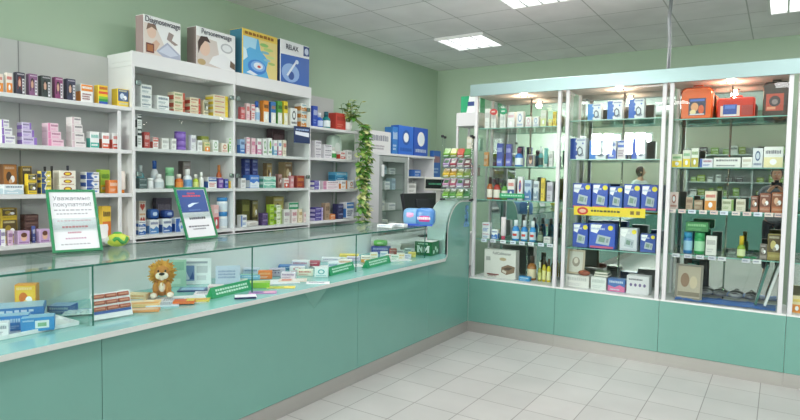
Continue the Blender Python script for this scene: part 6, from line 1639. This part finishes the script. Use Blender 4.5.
def skin_mesh(verts, edges, mats=None, sub=2):
    me = bpy.data.meshes.new('figure'); me.from_pydata([v[:3] for v in verts], edges, []); me.update()
    ob = bpy.data.objects.new('figure', me); COL.objects.link(ob)
    md = ob.modifiers.new('skin', 'SKIN'); 
    lay = me.skin_vertices[0].data
    for i, v in enumerate(verts): lay[i].radius = (v[3], v[4] if len(v) > 4 else v[3]); lay[i].use_root = (i == 0)
    md.use_smooth_shade = True
    sb = ob.modifiers.new('sub', 'SUBSURF'); sb.levels = sub; sb.render_levels = sub
    dg = bpy.context.evaluated_depsgraph_get(); dg.update()
    new = bpy.data.meshes.new_from_object(ob.evaluated_get(dg)); bpy.data.objects.remove(ob)
    return new
SKINM = noisy('skin_tone', '#d2a186', '#c99579', 12, .55)
def figure(name, loc, rz, label, H, shirt, trousers, hair, hands, head_turn=0.0, long_hair=True):
    """hands: (left, right) wrist points in local space; faces -y"""
    t = empty(name, loc, rz, label, 'person')
    k = H / 1.7
    sh_z, hip_z = 1.40 * k, .92 * k
    def arm(s, hand):
        s0 = Vector((s * .175 * k, .0, sh_z - .02)); h = Vector(hand); d = h - s0
        mid = s0.lerp(h, .5); L = .55 * k; bend = math.sqrt(max(0, (L / 2) ** 2 - (d.length / 2) ** 2)); el = mid + Vector((s * .5, .25, -.8)).normalized() * bend
        return s0, el, h
    body = [(0, 0, hip_z, .13 * k, .1 * k), (0, .01, hip_z + .18 * k, .115 * k, .088 * k), (0, .015, sh_z - .1 * k, .14 * k, .095 * k), (0, .012, sh_z + .01 * k, .085 * k, .065 * k), (0, .0, sh_z + .1 * k, .052 * k, .052 * k), (0, -.01, sh_z + .16 * k, .05 * k, .055 * k)]
    E_ = [(0, 1), (1, 2), (2, 3), (3, 4), (4, 5)]
    body_arm = []
    fing = []
    for s, hand in zip((-1, 1), hands):
        a, e, h = arm(s, hand); n = len(body)
        body += [(*a, .06 * k), (*a.lerp(e, .5), .048 * k), (*e, .042 * k), (*e.lerp(h, .5), .036 * k), (*h, .026 * k)]
        E_ += [(3, n), (n, n + 1), (n + 1, n + 2), (n + 2, n + 3), (n + 3, n + 4)]
        fd = (h - e).normalized(); up = Vector((0, 0, 1)); sd = fd.cross(up).normalized(); nn = sd.cross(fd)
        pm = h + fd * .05 * k; i0 = len(body); body.append((*pm, .03 * k, .016 * k)); E_.append((n + 4, i0))
        for q in range(4):
            b = pm + fd * .03 * k + sd * (.027 - .018 * q) * k; L = (.055, .062, .058, .045)[q] * k
            m1 = b + fd * L * .5 - nn * .006 * k; m2 = b + fd * L * .85 - nn * .022 * k; j = len(body)
            body += [(*b, .0095 * k), (*m1, .0085 * k), (*m2, .0075 * k)]; E_ += [(i0, j), (j, j + 1), (j + 1, j + 2)]
        b = h + fd * .03 * k - s * sd * .0 + sd * (.036 if s < 0 else -.036) * k; m1 = b + fd * .035 * k + sd * (.012 if s < 0 else -.012) * k; j = len(body)
        body += [(*b, .011 * k), (*m1, .009 * k)]; E_ += [(n + 4, j), (j, j + 1)]
        body_arm.append((a, e, h))
    for s in (-1, 1):
        n = len(body); body += [(s * .085 * k, .0, hip_z - .06 * k, .088 * k), (s * .09 * k, -.01, .70 * k, .078 * k), (s * .09 * k, -.012, .48 * k, .058 * k), (s * .092 * k, .005, .30 * k, .055 * k), (s * .094 * k, .012, .09 * k, .038 * k), (s * .098 * k, -.05 * k, .035 * k, .036 * k), (s * .1 * k, -.15 * k, .028 * k, .028 * k)]
        E_ += [(0, n)] + [(n + q, n + q + 1) for q in range(6)]
    me = skin_mesh(body, E_)
    bm = bmesh.new(); bm.from_mesh(me)
    # head joined to the same mesh
    hc = Vector((0, -.015, sh_z + .235 * k)); R = Matrix.Rotation(head_turn, 3, 'Z')
    hb = MB()
    def hf(v):
        x, y, z = v
        w = 1 - .22 * max(0, -z) ** 1.2
        y2 = y * (1 - .1 * max(0, -z)); x *= w
        if y < 0: y2 *= .95
        return (x, y2, z)
    hb.blob((0, 0, 0), (.075 * k, .095 * k, .118 * k), SKINM, 24, 18, hf)
    hb.blob((0, -.098 * k, -.008 * k), (.013 * k, .02 * k, .026 * k), SKINM, 10, 8)
    for s in (-1, 1): hb.blob((s * .076 * k, .005, -.005), (.009 * k, .02 * k, .03 * k), SKINM, 10, 8)
    for v in hb.v: pass
    base = [bm.verts.new(hc + R @ Vector(v)) for v in hb.v]
    for f in hb.f:
        try: nf = bm.faces.new([base[i] for i in f]); nf.smooth = True
        except ValueError: pass
    bm.to_mesh(me); bm.free()
    me.materials.clear(); me.materials.append(SKINM)
    bo = bpy.data.objects.new('body', me); COL.objects.link(bo); bo.parent = t
    # face
    fm = MB()
    for s in (-1, 1):
        fm.blob((s * .03 * k, -.086 * k, .008 * k), (.013 * k, .008 * k, .008 * k), M('#f0ece8', .3), 10, 8); fm.blob((s * .03 * k, -.0925 * k, .008 * k), (.006 * k, .004 * k, .006 * k), M('#3a2a20', .3), 8, 6)
        fm.box(s * .03 * k - .016 * k, s * .03 * k + .016 * k, -.094 * k, -.086 * k, .027 * k, .032 * k, M(hair, .7))
    fm.blob((0, -.086 * k, -.052 * k), (.024 * k, .008 * k, .008 * k), M('#a85a50', .4), 12, 6)
    fo = fm.build('face', t, hc); fo.rotation_euler = (0, 0, head_turn)
    hm = MB(); HM = noisy('hair_' + hair.lstrip('#'), hair, hair, 40, .6, bump=.4)
    def hrf(v):
        x, y, z = v
        return (x, y if y > -.55 else -.55 + (y + .55) * .2, z if z > -.5 or not long_hair else -.5 + (z + .5) * 1.6)
    hm.blob((0, .016 * k, .022 * k), (.086 * k, .1 * k, .116 * k), HM, 22, 16, hrf)
    # keep the face free
    keep = []
    ho = hm.build('hair', t, hc); ho.rotation_euler = (0, 0, head_turn)
    bm = bmesh.new(); bm.from_mesh(ho.data)
    kill = [v for v in bm.verts if v.co.y < -.045 * k and v.co.z < .05 * k]
    bmesh.ops.delete(bm, geom=kill, context='VERTS'); bm.to_mesh(ho.data); bm.free()
    # clothes as slightly larger skins of the same pose
    sv = [(0, 0, hip_z - .10, .165 * k, .135 * k), (0, 0, hip_z + .04, .152 * k, .122 * k), (0, .01, hip_z + .18 * k, .128 * k, .1 * k), (0, .015, sh_z - .1 * k, .152 * k, .107 * k), (0, .012, sh_z + .012 * k, .1 * k, .075 * k)]
    se = [(0, 1), (1, 2), (2, 3), (3, 4)]
    for a, e, h in body_arm:
        n = len(sv); sv += [(*a, .072 * k), (*a.lerp(e, .5), .06 * k), (*e, .052 * k), (*e.lerp(h, .93), .037 * k)]; se += [(4, n), (n, n + 1), (n + 1, n + 2), (n + 2, n + 3)]
    so_ = bpy.data.objects.new('shirt', skin_mesh(sv, se)); so_.data.materials.clear(); so_.data.materials.append(noisy('cloth_' + shirt.lstrip('#'), shirt, shirt, 30, .85, bump=.1)); COL.objects.link(so_); so_.parent = t
    tv = [(0, 0, hip_z + .02, .138 * k, .108 * k)]; te = []
    for s in (-1, 1):
        n = len(tv); tv += [(s * .085 * k, .0, hip_z - .07 * k, .1 * k), (s * .09 * k, -.01, .70 * k, .09 * k), (s * .09 * k, -.012, .48 * k, .072 * k), (s * .092 * k, .0, .30 * k, .068 * k), (s * .094 * k, .01, .07 * k, .062 * k)]; te += [(0, n)] + [(n + q, n + q + 1) for q in range(4)]
    to_ = bpy.data.objects.new('trousers', skin_mesh(tv, te)); to_.data.materials.clear(); to_.data.materials.append(noisy('cloth_' + trousers.lstrip('#'), trousers, trousers, 30, .85, bump=.1)); COL.objects.link(to_); to_.parent = t
    return t
# photographer behind the camera: faces +y
figure('person', (2.31, -5.16, 0), PI, 'person in a grey shirt holding a black camera, reflected in the third case', 1.62, '#73767a', '#2c2e34', '#2f2622', ((-.07, -.27, 1.33), (.07, -.27, 1.33)), 0.0, False)
cm = empty('photo_camera', (2.315, -4.90, 1.40), 0, 'black photo camera held by the reflected person in grey', 'camera')
MB().box(-.07, .07, -.035, .02, -.045, .045, M('#17181a', .45), .008).build('camera_body', cm)
MB().box(-.026, .026, -.03, .025, .0455, .075, M('#17181a', .45), .005).build('viewfinder_hump', cm)
l = MB(); n = 20
l.tube([(0, .02, -.002), (0, .085, -.002)], .034, M('#1b1c1f', .3), 20); l.build('lens', cm)
# visitor near the counter: seen in the second case
figure('person', (-.40, -8.96, 0), 2.2, 'person with dark brown hair whose head is reflected in the second case', 1.72, '#d9dcdc', '#3a3f4a', '#3a2a22', ((-.22, -.02, .86), (.22, -.02, .86)), -.9, True)
